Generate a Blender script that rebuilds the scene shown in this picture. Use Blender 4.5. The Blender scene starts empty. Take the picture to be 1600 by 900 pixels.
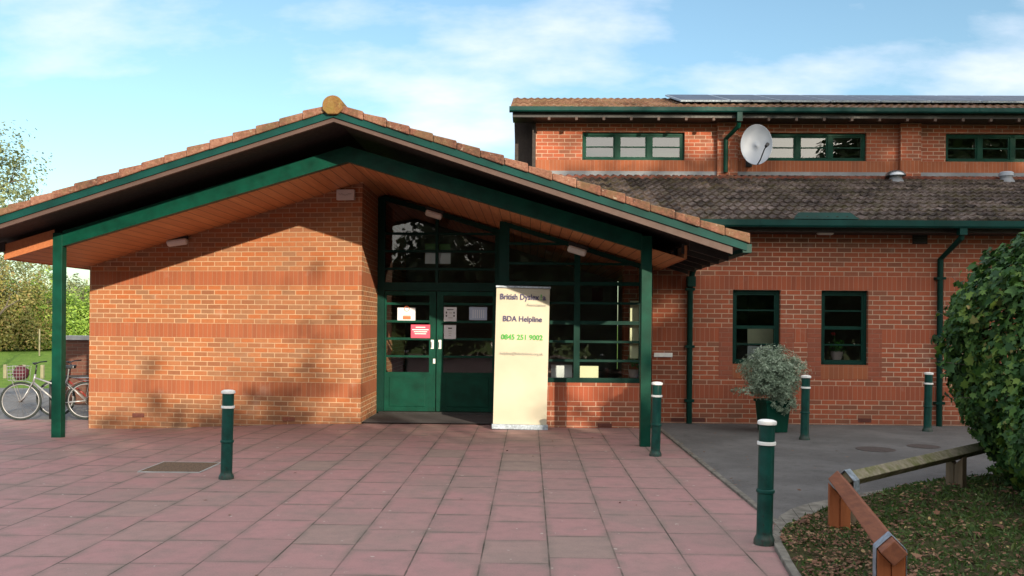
import bpy, math, random
import numpy as np
from mathutils import Vector, Matrix, Euler, noise
rnd = random.Random(7)
R = math.radians
sc = bpy.context.scene
COL = sc.collection

# ------------------------------------------------------------------ camera
EYE = Vector((0, 0, 1.535))
FPX = 1373.0                       # focal length in photo pixels (photo 1600 wide)
cd = bpy.data.cameras.new('camera'); cam = bpy.data.objects.new('camera', cd); COL.objects.link(cam)
cd.sensor_width = 36; cd.lens = FPX / 1600 * 36; cd.clip_end = 2000; cd.clip_start = 0.05
cd.shift_y = 55.8 / 1600
YAW, ROLL = math.atan(27 / FPX), 0.0085
CM = Matrix.Rotation(YAW, 3, 'Z') @ Matrix.Rotation(R(90), 3, 'X') @ Matrix.Rotation(ROLL, 3, 'Z')
cam.matrix_world = Matrix.Translation(EYE) @ CM.to_4x4()
sc.camera = cam
def ray(px, py): return CM @ Vector(((px - 800) / FPX, (505.8 - py) / FPX, -1))
def at(px, py, Y): d = ray(px, py); return EYE + d * (Y / d.y)
def atz(px, py, z): d = ray(px, py); return EYE + d * ((z - EYE.z) / d.z)

# ------------------------------------------------------------------ sky, sun, exposure
SUN = Vector((1.6, -3.07, 0.91)).normalized()      # towards the sun
w = bpy.data.worlds.new('World'); sc.world = w; w.use_nodes = True
nt = w.node_tree; N = nt.nodes; L = nt.links; N.clear()
wo = N.new('ShaderNodeOutputWorld'); bg = N.new('ShaderNodeBackground')
sky = N.new('ShaderNodeTexSky'); sky.sky_type = 'NISHITA'; sky.sun_disc = False
sky.sun_elevation = math.asin(SUN.z); sky.sun_rotation = math.atan2(SUN.x, SUN.y)
sky.air_density = 1.0; sky.dust_density = 1.2; sky.ozone_density = 1.0
tc = N.new('ShaderNodeTexCoord'); sp = N.new('ShaderNodeSeparateXYZ'); L.new(tc.outputs['Generated'], sp.inputs[0])
def wm(op, a, b=None, c=None):
    n = N.new('ShaderNodeMath'); n.operation = op
    for i, v in enumerate((a, b, c)):
        if v is None: continue
        if isinstance(v, (int, float)): n.inputs[i].default_value = v
        else: L.new(v, n.inputs[i])
    return n.outputs[0]
zz = wm('MAXIMUM', wm('ADD', sp.outputs[2], 0.32), 0.05)
cb = N.new('ShaderNodeCombineXYZ'); L.new(wm('DIVIDE', sp.outputs[0], zz), cb.inputs[0]); L.new(wm('DIVIDE', sp.outputs[1], zz), cb.inputs[1])
n1 = N.new('ShaderNodeTexNoise'); n1.inputs['Scale'].default_value = 1.9; n1.inputs['Detail'].default_value = 9; n1.inputs['Roughness'].default_value = 0.55
mp = N.new('ShaderNodeMapping'); mp.inputs['Location'].default_value = (3.1, 0.4, 0); mp.inputs['Scale'].default_value = (0.8, 1.25, 1)
L.new(cb.outputs[0], mp.inputs[0]); L.new(mp.outputs[0], n1.inputs['Vector'])
rp = N.new('ShaderNodeValToRGB'); rp.color_ramp.elements[0].position = 0.48; rp.color_ramp.elements[1].position = 0.64
rp.color_ramp.elements[1].color = (0.85, 0.85, 0.85, 1)
# unseen bright cloud added overhead and round the sun, to lift fill in shade
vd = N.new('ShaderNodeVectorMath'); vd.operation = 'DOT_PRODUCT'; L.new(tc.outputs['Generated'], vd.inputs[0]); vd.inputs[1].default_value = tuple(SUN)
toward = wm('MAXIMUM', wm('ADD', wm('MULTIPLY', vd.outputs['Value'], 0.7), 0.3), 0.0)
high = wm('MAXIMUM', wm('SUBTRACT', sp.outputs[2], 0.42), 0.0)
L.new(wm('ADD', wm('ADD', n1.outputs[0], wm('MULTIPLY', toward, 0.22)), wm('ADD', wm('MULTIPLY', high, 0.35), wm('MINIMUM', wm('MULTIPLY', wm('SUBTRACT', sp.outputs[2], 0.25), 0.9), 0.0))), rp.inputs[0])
tint = N.new('ShaderNodeMix'); tint.data_type = 'RGBA'; tint.blend_type = 'MULTIPLY'; tint.inputs[0].default_value = 1
L.new(sky.outputs[0], tint.inputs[6]); tint.inputs[7].default_value = (1.0, 1.17, 1.18, 1)
mx = N.new('ShaderNodeMix'); mx.data_type = 'RGBA'; L.new(rp.outputs[0], mx.inputs[0]); L.new(tint.outputs[2], mx.inputs[6])
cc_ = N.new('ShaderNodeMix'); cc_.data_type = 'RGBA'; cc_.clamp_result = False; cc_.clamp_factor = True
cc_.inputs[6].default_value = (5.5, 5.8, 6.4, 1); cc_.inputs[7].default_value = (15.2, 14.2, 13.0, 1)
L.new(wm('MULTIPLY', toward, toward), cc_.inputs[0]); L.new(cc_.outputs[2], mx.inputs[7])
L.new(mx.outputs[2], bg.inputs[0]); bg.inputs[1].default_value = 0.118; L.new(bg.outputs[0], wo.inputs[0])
sl = bpy.data.lights.new('sun', 'SUN'); so = bpy.data.objects.new('sun', sl); COL.objects.link(so)
sl.energy = 4.5; sl.angle = R(0.55); sl.color = (1.0, 0.85, 0.64)
so.rotation_euler = (-SUN).to_track_quat('-Z', 'Y').to_euler(); so.location = (10, -20, 20)
sc.view_settings.view_transform = 'Standard'; sc.view_settings.look = 'None'
sc.view_settings.exposure = 0.72; sc.view_settings.gamma = 1
sc.render.engine = 'CYCLES'
sc.cycles.transparent_max_bounces = 12

# ------------------------------------------------------------------ object helpers
def wl(o):
    v = Vector((0, 0, 0))
    while o is not None: v += o.location; o = o.parent
    return v
def tag(o, label=None, cat=None, group=None, kind=None):
    if label: o['label'] = label
    if cat: o['category'] = cat
    if group: o['group'] = group
    if kind: o['kind'] = kind
    return o
def thing(name, loc, label, cat, group=None):
    o = bpy.data.objects.new(name, None); o.empty_display_size = 0.2; COL.objects.link(o); o.location = loc
    return tag(o, label, cat, group)
def copy_tree(o, parent=None):
    c = o.copy(); COL.objects.link(c); c.parent = parent
    for ch in [x for x in bpy.data.objects if x.parent == o]: copy_tree(ch, c)
    return c

class MB:
    def __init__(s): s.v = []; s.f = []
    def quad(s, *p):
        b = len(s.v); s.v += [Vector(q) for q in p]; s.f.append(tuple(range(b, b + len(p)))); return s
    def box(s, a, b):
        x0, y0, z0 = a; x1, y1, z1 = b
        if x0 > x1: x0, x1 = x1, x0
        if y0 > y1: y0, y1 = y1, y0
        if z0 > z1: z0, z1 = z1, z0
        return s.hexa([(x0,y0,z0),(x1,y0,z0),(x1,y1,z0),(x0,y1,z0)], [(x0,y0,z1),(x1,y0,z1),(x1,y1,z1),(x0,y1,z1)])
    def hexa(s, bot, top):
        b = len(s.v); n = len(bot); s.v += [Vector(q) for q in bot] + [Vector(q) for q in top]
        s.f.append(tuple(b + i for i in reversed(range(n)))); s.f.append(tuple(b + n + i for i in range(n)))
        for i in range(n): j = (i + 1) % n; s.f.append((b + i, b + j, b + n + j, b + n + i))
        return s
    def obox(s, c, ax, half):       # oriented box, ax = 3 unit vectors
        c = Vector(c); A = [Vector(a) * h for a, h in zip(ax, half)]
        p = lambda i, j, k: c + A[0] * i + A[1] * j + A[2] * k
        return s.hexa([p(-1,-1,-1), p(1,-1,-1), p(1,1,-1), p(-1,1,-1)], [p(-1,-1,1), p(1,-1,1), p(1,1,1), p(-1,1,1)])
    def bar(s, p, q, w, h, up=(0, 0, 1)):   # rectangular bar from p to q
        p = Vector(p); q = Vector(q); d = (q - p); ln = d.length; d.normalize(); up = Vector(up)
        x = d.cross(up).normalized(); u = x.cross(d).normalized()
        return s.obox((p + q) / 2, (x, d, u), (w / 2, ln / 2, h / 2))
    def tube(s, pts, r, n=10, caps=True):
        pts = [Vector(p) for p in pts]; m = len(pts); rr = r if isinstance(r, (list, tuple)) else [r] * m
        b = len(s.v); ref = None
        for i, p in enumerate(pts):
            d = (pts[min(i + 1, m - 1)] - pts[max(i - 1, 0)]).normalized()
            if ref is None: ref = d.orthogonal().normalized()
            ref = (ref - d * ref.dot(d)).normalized(); o = d.cross(ref)
            for k in range(n):
                a = 2 * math.pi * k / n; s.v.append(p + (ref * math.cos(a) + o * math.sin(a)) * rr[i])
        for i in range(m - 1):
            for k in range(n):
                k2 = (k + 1) % n; s.f.append((b + i*n + k, b + i*n + k2, b + (i+1)*n + k2, b + (i+1)*n + k))
        if caps:
            s.f.append(tuple(b + k for k in reversed(range(n)))); s.f.append(tuple(b + (m-1)*n + k for k in range(n)))
        return s
    def lathe(s, prof, c=(0, 0, 0), n=24, sx=1, sy=1):   # profile [(r,z)]
        b = len(s.v); m = len(prof)
        for r, z in prof:
            for k in range(n):
                a = 2 * math.pi * k / n; s.v.append(Vector((c[0] + r * sx * math.cos(a), c[1] + r * sy * math.sin(a), c[2] + z)))
        for i in range(m - 1):
            for k in range(n):
                k2 = (k + 1) % n; s.f.append((b + i*n + k, b + i*n + k2, b + (i+1)*n + k2, b + (i+1)*n + k))
        s.f.append(tuple(b + k for k in reversed(range(n)))); s.f.append(tuple(b + (m-1)*n + k for k in range(n)))
        return s
    def torus(s, c, R_, r, ax='y', n=32, m=8, a0=0, a1=2*math.pi):
        pts = []
        full = abs(a1 - a0 - 2*math.pi) < 1e-6
        for i in range(n + 1):
            a = a0 + (a1 - a0) * i / n
            if ax == 'y': pts.append(Vector(c) + Vector((math.cos(a) * R_, 0, math.sin(a) * R_)))
            else: pts.append(Vector(c) + Vector((math.cos(a) * R_, math.sin(a) * R_, 0)))
        return s.tube(pts, r, m, caps=not full)
    def build(s, name, mat, parent=None, smooth=False, local=False, bevel=0, fn=None):
        me = bpy.data.meshes.new(name)
        off = Vector((0, 0, 0)) if (parent is None or local) else wl(parent)
        V = [tuple(p - off) for p in s.v]
        me.from_pydata(V, [], s.f); me.update()
        uv = me.uv_layers.new(name='UVMap'); dat = np.empty(len(me.loops) * 2, 'f')
        for po in me.polygons:
            n = po.normal
            if abs(n.z) > 0.999: t = Vector((1, 0, 0)); bt = Vector((0, 1, 0))
            else: t = Vector((-n.y, n.x, 0)).normalized(); bt = n.cross(t)
            vert = abs(n.z) < 0.02
            for li in po.loop_indices:
                p = Vector(V[me.loops[li].vertex_index]) + off
                dat[2*li] = p.dot(t); dat[2*li+1] = p.z if vert else p.dot(bt)
        uv.data.foreach_set('uv', dat)
        if smooth: me.polygons.foreach_set('use_smooth', [True] * len(me.polygons)); 
        me.materials.append(mat)
        o = bpy.data.objects.new(name, me); COL.objects.link(o); o.parent = parent
        if smooth == 'auto':
            me.set_sharp_from_angle(angle=R(35))
        if bevel:
            b = o.modifiers.new('bevel', 'BEVEL'); b.width = bevel; b.segments = 2; b.limit_method = 'ANGLE'; b.angle_limit = R(40)
        return o

# ------------------------------------------------------------------ material helpers
class NG:
    def __init__(s, name, rough=0.6, spec=0.5):
        s.m = bpy.data.materials.new(name); s.m.use_nodes = True; s.t = s.m.node_tree
        s.p = s.t.nodes['Principled BSDF']; s.p.inputs['Roughness'].default_value = rough
        s.p.inputs['Specular IOR Level'].default_value = spec
    def n(s, t, **kw):
        nd = s.t.nodes.new(t)
        for k, v in kw.items():
            if k.startswith('_'): setattr(nd, k[1:], v)
        return nd
    def put(s, sock, v):
        if isinstance(v, bpy.types.NodeSocket): s.t.links.new(v, sock)
        else: sock.default_value = v
    def math(s, op, a, b=None, c=None, clamp=False):
        nd = s.n('ShaderNodeMath'); nd.operation = op; nd.use_clamp = clamp
        for i, v in enumerate((a, b, c)):
            if v is not None: s.put(nd.inputs[i], v)
        return nd.outputs[0]
    def mix(s, f, a, b, mode='MIX'):
        nd = s.n('ShaderNodeMix'); nd.data_type = 'RGBA'; nd.blend_type = mode
        s.put(nd.inputs[0], f)
        for i, v in ((6, a), (7, b)): s.put(nd.inputs[i], v if isinstance(v, bpy.types.NodeSocket) else (*v, 1) if len(v) == 3 else v)
        return nd.outputs[2]
    def noise(s, vec, scale, detail=4, rough=0.55, out=0):
        nd = s.n('ShaderNodeTexNoise'); nd.inputs['Scale'].default_value = scale; nd.inputs['Detail'].default_value = detail
        nd.inputs['Roughness'].default_value = rough
        if vec: s.t.links.new(vec, nd.inputs['Vector'])
        return nd.outputs[out]
    def ramp(s, f, stops, interp='LINEAR'):
        nd = s.n('ShaderNodeValToRGB'); cr = nd.color_ramp; cr.interpolation = interp
        while len(cr.elements) > 1: cr.elements.remove(cr.elements[-1])
        cr.elements[0].position = stops[0][0]; cr.elements[0].color = (*stops[0][1], 1)
        for p, c in stops[1:]: e = cr.elements.new(p); e.color = (*c, 1)
        s.put(nd.inputs[0], f); return nd.outputs[0]
    def rmp(s, v, a, b, c=0.0, d=1.0):
        nd = s.n('ShaderNodeMapRange'); s.put(nd.inputs[0], v); nd.inputs[1].default_value = a; nd.inputs[2].default_value = b
        nd.inputs[3].default_value = c; nd.inputs[4].default_value = d; return nd.outputs[0]
    def bump(s, h, strength=0.5, dist=0.01):
        nd = s.n('ShaderNodeBump'); nd.inputs['Strength'].default_value = strength; nd.inputs['Distance'].default_value = dist
        s.t.links.new(h, nd.inputs['Height']); s.t.links.new(nd.outputs[0], s.p.inputs['Normal'])
    def base(s, v): s.put(s.p.inputs['Base Color'], v if isinstance(v, bpy.types.NodeSocket) else (*v, 1))
    @property
    def uv(s): return s.n('ShaderNodeUVMap').outputs[0]
    @property
    def obj(s): return s.n('ShaderNodeNewGeometry').outputs['Position']
    def xyz(s, v):
        nd = s.n('ShaderNodeSeparateXYZ'); s.t.links.new(v, nd.inputs[0]); return nd.outputs
    def comb(s, x, y, z=0.0):
        nd = s.n('ShaderNodeCombineXYZ'); s.put(nd.inputs[0], x); s.put(nd.inputs[1], y); s.put(nd.inputs[2], z); return nd.outputs[0]

def c8(r, g, b):
    f = lambda c: (c / 255 / 12.92) if c / 255 <= 0.04045 else ((c / 255 + 0.055) / 1.055) ** 2.4
    return (f(r), f(g), f(b))

def worn(name, col, rough=0.45):
    g = NG(name, rough, 0.3); tcn = g.n('ShaderNodeTexCoord').outputs['Object']; z = g.xyz(tcn)[2]
    nz = g.noise(g.obj, 9, 5, .6); fade = g.mix(g.rmp(nz, .3, .7), tuple(c * .7 for c in col), tuple(c * 1.5 for c in col))
    low = g.rmp(z, 0.0, 0.28, 1, 0); ch = g.rmp(g.math('ADD', g.noise(g.obj, 28, 5, .75), g.math('MULTIPLY', low, .09)), .645, .67, 0, .9)
    c2 = g.mix(ch, fade, (0.012, 0.014, 0.013)); dirt = g.math('MULTIPLY', g.rmp(z, 0.0, 0.10, 1, 0), g.rmp(g.noise(g.obj, 16, 4), .3, .6))
    c2 = g.mix(g.math('MULTIPLY', dirt, .7), c2, (0.07, 0.06, 0.05)); sc2 = g.rmp(g.noise(g.obj, 55, 3, .8), .70, .73, 0, .45)
    g.base(g.mix(sc2, c2, (0.10, 0.17, 0.15))); g.bump(g.noise(g.obj, 40, 4), .12, .003); return g.m

def plain(name, col, rough=0.5, var=0.15, scale=6, bump=0.0, metal=0.0, spec=0.5):
    g = NG(name, rough, spec); nz = g.noise(g.obj, scale, 5)
    f = g.rmp(nz, 0.3, 0.7)
    g.base(g.mix(f, tuple(c * (1 - var) for c in col), tuple(min(1, c * (1 + var)) for c in col)))
    g.p.inputs['Metallic'].default_value = metal
    g.put(g.p.inputs['Roughness'], g.rmp(g.noise(g.obj, scale * 3.1, 3), 0.3, 0.7, max(0.05, rough - 0.08), min(1, rough + 0.08)))
    if bump: g.bump(g.noise(g.obj, scale * 14, 4), bump, 0.004)
    return g.m

def brick_mat(name, bands, stops, mortar, solid=False, rb=1.0):
    g = NG(name, 0.88, 0.25); uv = g.uv; u, v, _ = g.xyz(uv)
    def bt(w, h, ms, off):
        b = g.n('ShaderNodeTexBrick'); b.offset = off; b.offset_frequency = 2; b.squash = 1
        g.t.links.new(uv, b.inputs['Vector']); b.inputs['Scale'].default_value = 1
        b.inputs['Color1'].default_value = (0, 0, 0, 1); b.inputs['Color2'].default_value = (1, 1, 1, 1); b.inputs['Mortar'].default_value = (0, 0, 0, 1)
        b.inputs['Mortar Size'].default_value = ms; b.inputs['Mortar Smooth'].default_value = 0.25; b.inputs['Bias'].default_value = 0
        b.inputs['Brick Width'].default_value = w; b.inputs['Row Height'].default_value = h
        return b
    A = bt(0.225, 0.075, 0.0067, 0.5)
    shift = g.comb(u, v)
    B = bt(0.075, 0.225, 0.0048, 0.0)
    # soldier rows are registered to the start of each band
    masks = None
    vv = v
    for a, b in bands:
        m = g.math('MULTIPLY', g.math('GREATER_THAN', v, a), g.math('LESS_THAN', v, b))
        masks = m if masks is None else g.math('MAXIMUM', masks, m)
    if solid: masks = 1.0
    rowoff = 0.0
    if bands:
        k = g.math('MULTIPLY', g.math('GREATER_THAN', v, bands[0][0]), -bands[0][0])
        if len(bands) > 1:
            k = g.math('ADD', k, g.math('MULTIPLY', g.math('GREATER_THAN', v, bands[1][0]), bands[0][0] - bands[1][0]))
        if len(bands) > 2:
            k = g.math('ADD', k, g.math('MULTIPLY', g.math('GREATER_THAN', v, bands[2][0]), bands[1][0] - bands[2][0]))
        g.t.links.new(g.comb(u, g.math('ADD', v, k)), B.inputs['Vector'])
    colA = g.ramp(A.outputs['Color'], stops)
    soft = g.noise(g.obj, 22, 5, 0.7)
    colA = g.mix(g.rmp(soft, 0.3, 0.7, 0, 0.35), colA, tuple(c * 0.62 for c in stops[0][1]))
    red = g.ramp(B.outputs['Color'], [(0, (0.27 * rb, 0.085 / rb, 0.038)), (0.5, (0.34 * rb, 0.105 / rb, 0.045)), (1, (0.25 * rb, 0.082 / rb, 0.04))])
    red = g.mix(g.rmp(soft, 0.35, 0.7, 0, 0.3), red, (0.27, 0.085, 0.05))
    big = g.noise(g.obj, 0.9, 4)
    mcol = g.mix(g.rmp(big, 0.35, 0.65), mortar, tuple(c * 0.8 for c in mortar))
    cA = g.mix(A.outputs['Fac'], colA, mcol)
    cB = g.mix(g.math('MULTIPLY', B.outputs['Fac'], 0.42), red, tuple(c * 0.8 for c in mortar))
    if masks is None: col = cA; h = A.outputs['Fac']
    else:
        col = g.mix(masks, cA, cB)
        fm = g.n('ShaderNodeMix'); g.put(fm.inputs[0], masks); g.put(fm.inputs[2], A.outputs['Fac']); g.put(fm.inputs[3], B.outputs['Fac']); h = fm.outputs[0]
    # efflorescence blotches and grime of the wall itself
    st = g.rmp(g.noise(g.obj, 2.3, 6, 0.65), 0.60, 0.75, 0, 0.22)
    col = g.mix(st, col, (0.5, 0.42, 0.36))
    col = g.mix(g.rmp(big, 0.3, 0.7, 0.0, 0.22), col, (0.16, 0.08, 0.05))
    g.base(col)
    foot = g.math('MULTIPLY', g.rmp(v, 0.0, 0.30, 1, 0), g.rmp(g.noise(g.obj, 4, 5, .7), .35, .62))
    g.base(g.mix(g.math('MULTIPLY', foot, .45), col, (0.09, 0.055, 0.04)))
    hh = g.math('SUBTRACT', g.math('MULTIPLY', soft, 0.4), g.math('MULTIPLY', h, 1.0))
    g.bump(hh, 0.7, 0.006)
    return g.m

BAND = [(0.375, 0.6), (1.275, 1.5), (2.1, 2.325)]
ST_L = [(0.0, (0.27, 0.11, 0.055)), (0.2, (0.36, 0.15, 0.068)), (0.4, (0.40, 0.16, 0.07)), (0.6, (0.41, 0.13, 0.045)), (0.8, (0.33, 0.15, 0.075)), (1.0, (0.28, 0.145, 0.08))]
ST_R = [(0.0, (0.23, 0.085, 0.052)), (0.2, (0.33, 0.092, 0.050)), (0.5, (0.42, 0.10, 0.046)), (0.8, (0.35, 0.092, 0.048)), (1.0, (0.25, 0.10, 0.062))]
M = {}
M['brick'] = brick_mat('brick_orange', BAND, ST_L, (0.56, 0.38, 0.24))
M['brick_main'] = brick_mat('brick_red', BAND, ST_R, (0.60, 0.42, 0.31), rb=1.12)
M['brick_upper'] = brick_mat('brick_upper', [(4.60, 4.825)], ST_R, (0.52, 0.36, 0.27))
M['brick_plain'] = brick_mat('brick_plain', [], [(0, (0.07, 0.03, 0.024)), (1, (0.13, 0.05, 0.035))], (0.14, 0.10, 0.08))
M['soldier'] = brick_mat('brick_soldier', [(0.675, 0.93)], ST_R, (0.5, 0.3, 0.2), solid=True)
M['block'] = brick_mat('quoin_brick', [], [(0.0, (0.26, 0.075, 0.045)), (0.5, (0.33, 0.09, 0.052)), (1.0, (0.25, 0.08, 0.05))], (0.30, 0.13, 0.09))
M['green'] = plain('green_paint', (0.001, 0.041, 0.026), 0.5, 0.3, 5, 0.12, spec=0.15)
M['green_lt'] = plain('green_gutter', (0.002, 0.038, 0.033), 0.5, 0.3, 2.5, 0.1, spec=0.18)
M['green_bol'] = worn('green_bollard', (0.001, 0.042, 0.034))
M['green_win'] = plain('green_window', (0.001, 0.026, 0.019), 0.5, 0.2, 5, 0.05, spec=0.15)
M['white'] = plain('white_paint', (0.78, 0.79, 0.77), 0.45, 0.08, 30)
M['black'] = plain('black_paint', (0.012, 0.012, 0.013), 0.5, 0.2, 8)
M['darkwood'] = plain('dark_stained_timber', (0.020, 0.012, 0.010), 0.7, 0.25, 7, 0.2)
M['barge'] = plain('brown_barge', (0.072, 0.042, 0.034), 0.65, 0.15, 4, 0.15)
M['metal'] = plain('galvanised', (0.33, 0.39, 0.46), 0.5, 0.35, 30, 0.1, metal=0.6)
M['lead'] = plain('lead', (0.17, 0.18, 0.20), 0.55, 0.2, 3.5, 0.2)
M['steel'] = plain('steel', (0.36, 0.38, 0.40), 0.3, 0.1, 14, metal=0.9)
M['dish'] = plain('dish_grey', (0.33, 0.36, 0.42), 0.5, 0.06, 3)
M['concrete'] = plain('concrete_kerb', (0.165, 0.155, 0.135), 0.95, 0.4, 9, 0.8, spec=0.2)
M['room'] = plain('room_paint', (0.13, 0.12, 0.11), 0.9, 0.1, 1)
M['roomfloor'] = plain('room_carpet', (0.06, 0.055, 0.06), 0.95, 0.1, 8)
M['paper'] = plain('paper', (0.72, 0.75, 0.80), 0.8, 0.04, 4)
M['paper_blue'] = plain('paper_blue', (0.42, 0.50, 0.66), 0.8, 0.05, 4)
M['pink'] = plain('pink_paper', (0.72, 0.07, 0.13), 0.7, 0.05, 4)
M['orangeink'] = plain('orange_ink', (0.75, 0.16, 0.07), 0.8, 0.05, 4)
M['ink'] = plain('dark_ink', (0.06, 0.06, 0.075), 0.8, 0.05, 4)
M['navy'] = plain('navy_ink', (0.055, 0.05, 0.13), 0.7, 0.05, 4)
M['greenink'] = plain('green_ink', (0.05, 0.36, 0.05), 0.7, 0.05, 4)
M['greyink'] = plain('grey_ink', (0.30, 0.29, 0.27), 0.7, 0.05, 4)
M['lampglass'] = plain('lamp_diffuser', (0.62, 0.60, 0.56), 0.35, 0.04, 5)
M['rubber'] = plain('tyre_rubber', (0.012, 0.02, 0.02), 0.75, 0.1, 20)
M['silver'] = plain('silver_paint', (0.30, 0.31, 0.33), 0.35, 0.05, 8, metal=0.4)
M['maroon'] = plain('maroon_cloth', (0.06, 0.008, 0.018), 0.9, 0.3, 25)
M['bikeblack'] = plain('bike_black', (0.015, 0.016, 0.02), 0.35, 0.1, 8)
M['bikered'] = plain('bike_red', (0.22, 0.02, 0.015), 0.35, 0.1, 8)
M['stone'] = plain('stone_coping', (0.36, 0.37, 0.37), 0.85, 0.2, 4, 0.4)
M['palewood'] = plain('pale_post', (0.20, 0.19, 0.12), 0.8, 0.15, 8)
M['solar'] = plain('solar_glass', (0.02, 0.03, 0.06), 0.45, 0.1, 3)
M['terracotta'] = plain('pale_pot', (0.42, 0.33, 0.33), 0.7, 0.08, 7)
M['redflower'] = plain('red_flower', (0.45, 0.02, 0.03), 0.7, 0.1, 7)
M['blind'] = plain('blind', (0.75, 0.74, 0.52), 0.8, 0.05, 4)
M['airbrick'] = plain('air_brick', (0.10, 0.03, 0.022), 0.9, 0.2, 30, 0.3)
M['gravel'] = plain('resin_gravel', (0.13, 0.085, 0.055), 0.95, 0.6, 60, 0.8)
M['iron'] = plain('cast_iron', (0.055, 0.045, 0.042), 0.7, 0.3, 20, 0.5)

def wood(name, c0, c1, rough=0.6, along='x', sc_=1.0, moss=None):
    g = NG(name, rough, 0.35); tcn = g.n('ShaderNodeTexCoord').outputs['Object']; mp = g.n('ShaderNodeMapping')
    mp.inputs['Scale'].default_value = (1.5, 1.5, 1.5) if along == 'n' else ((2, 28, 28) if along == 'x' else (28, 2, 28) if along == 'y' else (28, 28, 2))
    g.t.links.new(tcn, mp.inputs[0]); nz = g.noise(mp.outputs[0], 1.0 * sc_, 6, 0.65)
    col = g.mix(g.rmp(nz, 0.3, 0.7), c0, c1)
    if moss:
        col = g.mix(g.rmp(g.noise(g.obj, 7, 5, 0.7), 0.42, 0.62, 0, 0.85), col, moss)
    g.base(col); g.bump(nz, 0.35, 0.006); return g.m
M['railwood'] = wood('rail_wood', (0.15, 0.052, 0.030), (0.27, 0.10, 0.05), 0.65, 'y')
M['railpost'] = wood('rail_post_wood', (0.24, 0.065, 0.022), (0.36, 0.115, 0.04), 0.65, 'z')
M['oldwood'] = wood('mossy_wood', (0.17, 0.15, 0.11), (0.30, 0.27, 0.20), 0.9, 'x', 1.0, (0.10, 0.11, 0.03))
M['oldpost'] = wood('old_post_wood', (0.10, 0.075, 0.05), (0.19, 0.14, 0.09), 0.9, 'z')

def soffit_mat():
    g = NG('soffit_boards', 0.5, 0.4); u, v, _ = g.xyz(g.obj)
    fr = g.math('FRACT', g.math('DIVIDE', u, 0.145)); idn = g.math('FLOOR', g.math('DIVIDE', u, 0.145))
    wn = g.n('ShaderNodeTexWhiteNoise'); wn.noise_dimensions = '1D'; g.put(wn.inputs['W'], idn)
    gap = g.math('LESS_THAN', fr, 0.07)
    grain = g.noise(g.comb(g.math('MULTIPLY', u, 40), g.math('MULTIPLY', v, 1.6), g.math('MULTIPLY', idn, 3.3)), 1, 5, 0.6)
    col = g.mix(g.rmp(grain, 0.3, 0.7), (0.42, 0.16, 0.06), (0.58, 0.26, 0.105))
    col = g.mix(g.math('MULTIPLY', wn.outputs[0], 0.35), col, (0.32, 0.10, 0.04))
    col = g.mix(g.math('MULTIPLY', gap, 0.8), col, (0.03, 0.012, 0.008)); g.base(col)
    g.bump(g.math('SUBTRACT', 1.0, gap), 0.6, 0.006); return g.m
M['soffit'] = soffit_mat()
M['plank'] = wood('box_plank', (0.34, 0.11, 0.045), (0.46, 0.17, 0.07), 0.55, 'y')

def tile_mat(name, cs, moss, mossamt, lichen=None):
    g = NG(name, 0.92, 0.2); rn = g.n('ShaderNodeNewGeometry').outputs['Random Per Island']; u = g.obj
    X_, Y_, Z_ = g.xyz(u); wn = g.n('ShaderNodeTexWhiteNoise'); wn.noise_dimensions = '2D'
    g.t.links.new(g.comb(g.math('FLOOR', g.math('DIVIDE', X_, 0.3)), g.math('FLOOR', g.math('DIVIDE', Y_, 0.3215))), wn.inputs['Vector'])
    nz = g.math('ADD', g.math('MULTIPLY', g.noise(u, 26, 6, 0.8), 0.8), g.math('MULTIPLY', wn.outputs[0], 0.2))
    col = g.ramp(nz, [(0.36, cs[0]), (0.5, cs[1]), (0.64, cs[2])])
    col = g.mix(g.rmp(g.noise(u, 3.1, 6, 0.75), 0.5 - mossamt * 0.15, 0.62, 0, 0.8), col, moss)
    if lichen: col = g.mix(g.rmp(g.noise(u, 17, 5, 0.8), 0.60, 0.66, 0, 0.8), col, lichen)
    nzz = g.xyz(g.n('ShaderNodeNewGeometry').outputs['Normal'])[2]
    if name.startswith('verge'): col = g.mix(g.math('MULTIPLY', g.rmp(g.math('ADD', nzz, g.math('MULTIPLY', g.noise(u, 30, 4), 0.5)), 0.62, 1.0), 0.8), col, (0.13, 0.10, 0.055))
    g.base(g.mix(g.math('MULTIPLY', rn, 0.35), col, tuple(c * 0.5 for c in cs[0])))
    g.bump(g.noise(u, 60, 4, 0.7), 0.8, 0.008); return g.m
M['rooftile'] = tile_mat('weathered_tiles', ((0.022, 0.017, 0.016), (0.085, 0.062, 0.055), (0.22, 0.17, 0.15)), (0.085, 0.07, 0.035), 0.15, (0.30, 0.27, 0.23))
M['rooftile_up'] = tile_mat('upper_tiles', ((0.10, 0.052, 0.036), (0.18, 0.10, 0.07), (0.26, 0.165, 0.12)), (0.13, 0.095, 0.05), 0.1, (0.33, 0.30, 0.24))
M['verge'] = tile_mat('verge_caps', ((0.08, 0.040, 0.030), (0.185, 0.082, 0.056), (0.28, 0.15, 0.105)), (0.13, 0.085, 0.045), 0.2, (0.36, 0.30, 0.23))
M['vergetop'] = tile_mat('verge_moss', ((0.12, 0.09, 0.045), (0.22, 0.155, 0.07), (0.34, 0.25, 0.13)), (0.20, 0.17, 0.06), 0.8)
M['ridge'] = tile_mat('ridge_end', ((0.12, 0.06, 0.03), (0.22, 0.11, 0.04), (0.28, 0.17, 0.07)), (0.20, 0.15, 0.035), 0.5, (0.3, 0.26, 0.12))
M['redtile'] = tile_mat('red_tiles', ((0.16, 0.055, 0.04), (0.25, 0.085, 0.06), (0.30, 0.12, 0.09)), (0.12, 0.09, 0.06), 0.1)

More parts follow.
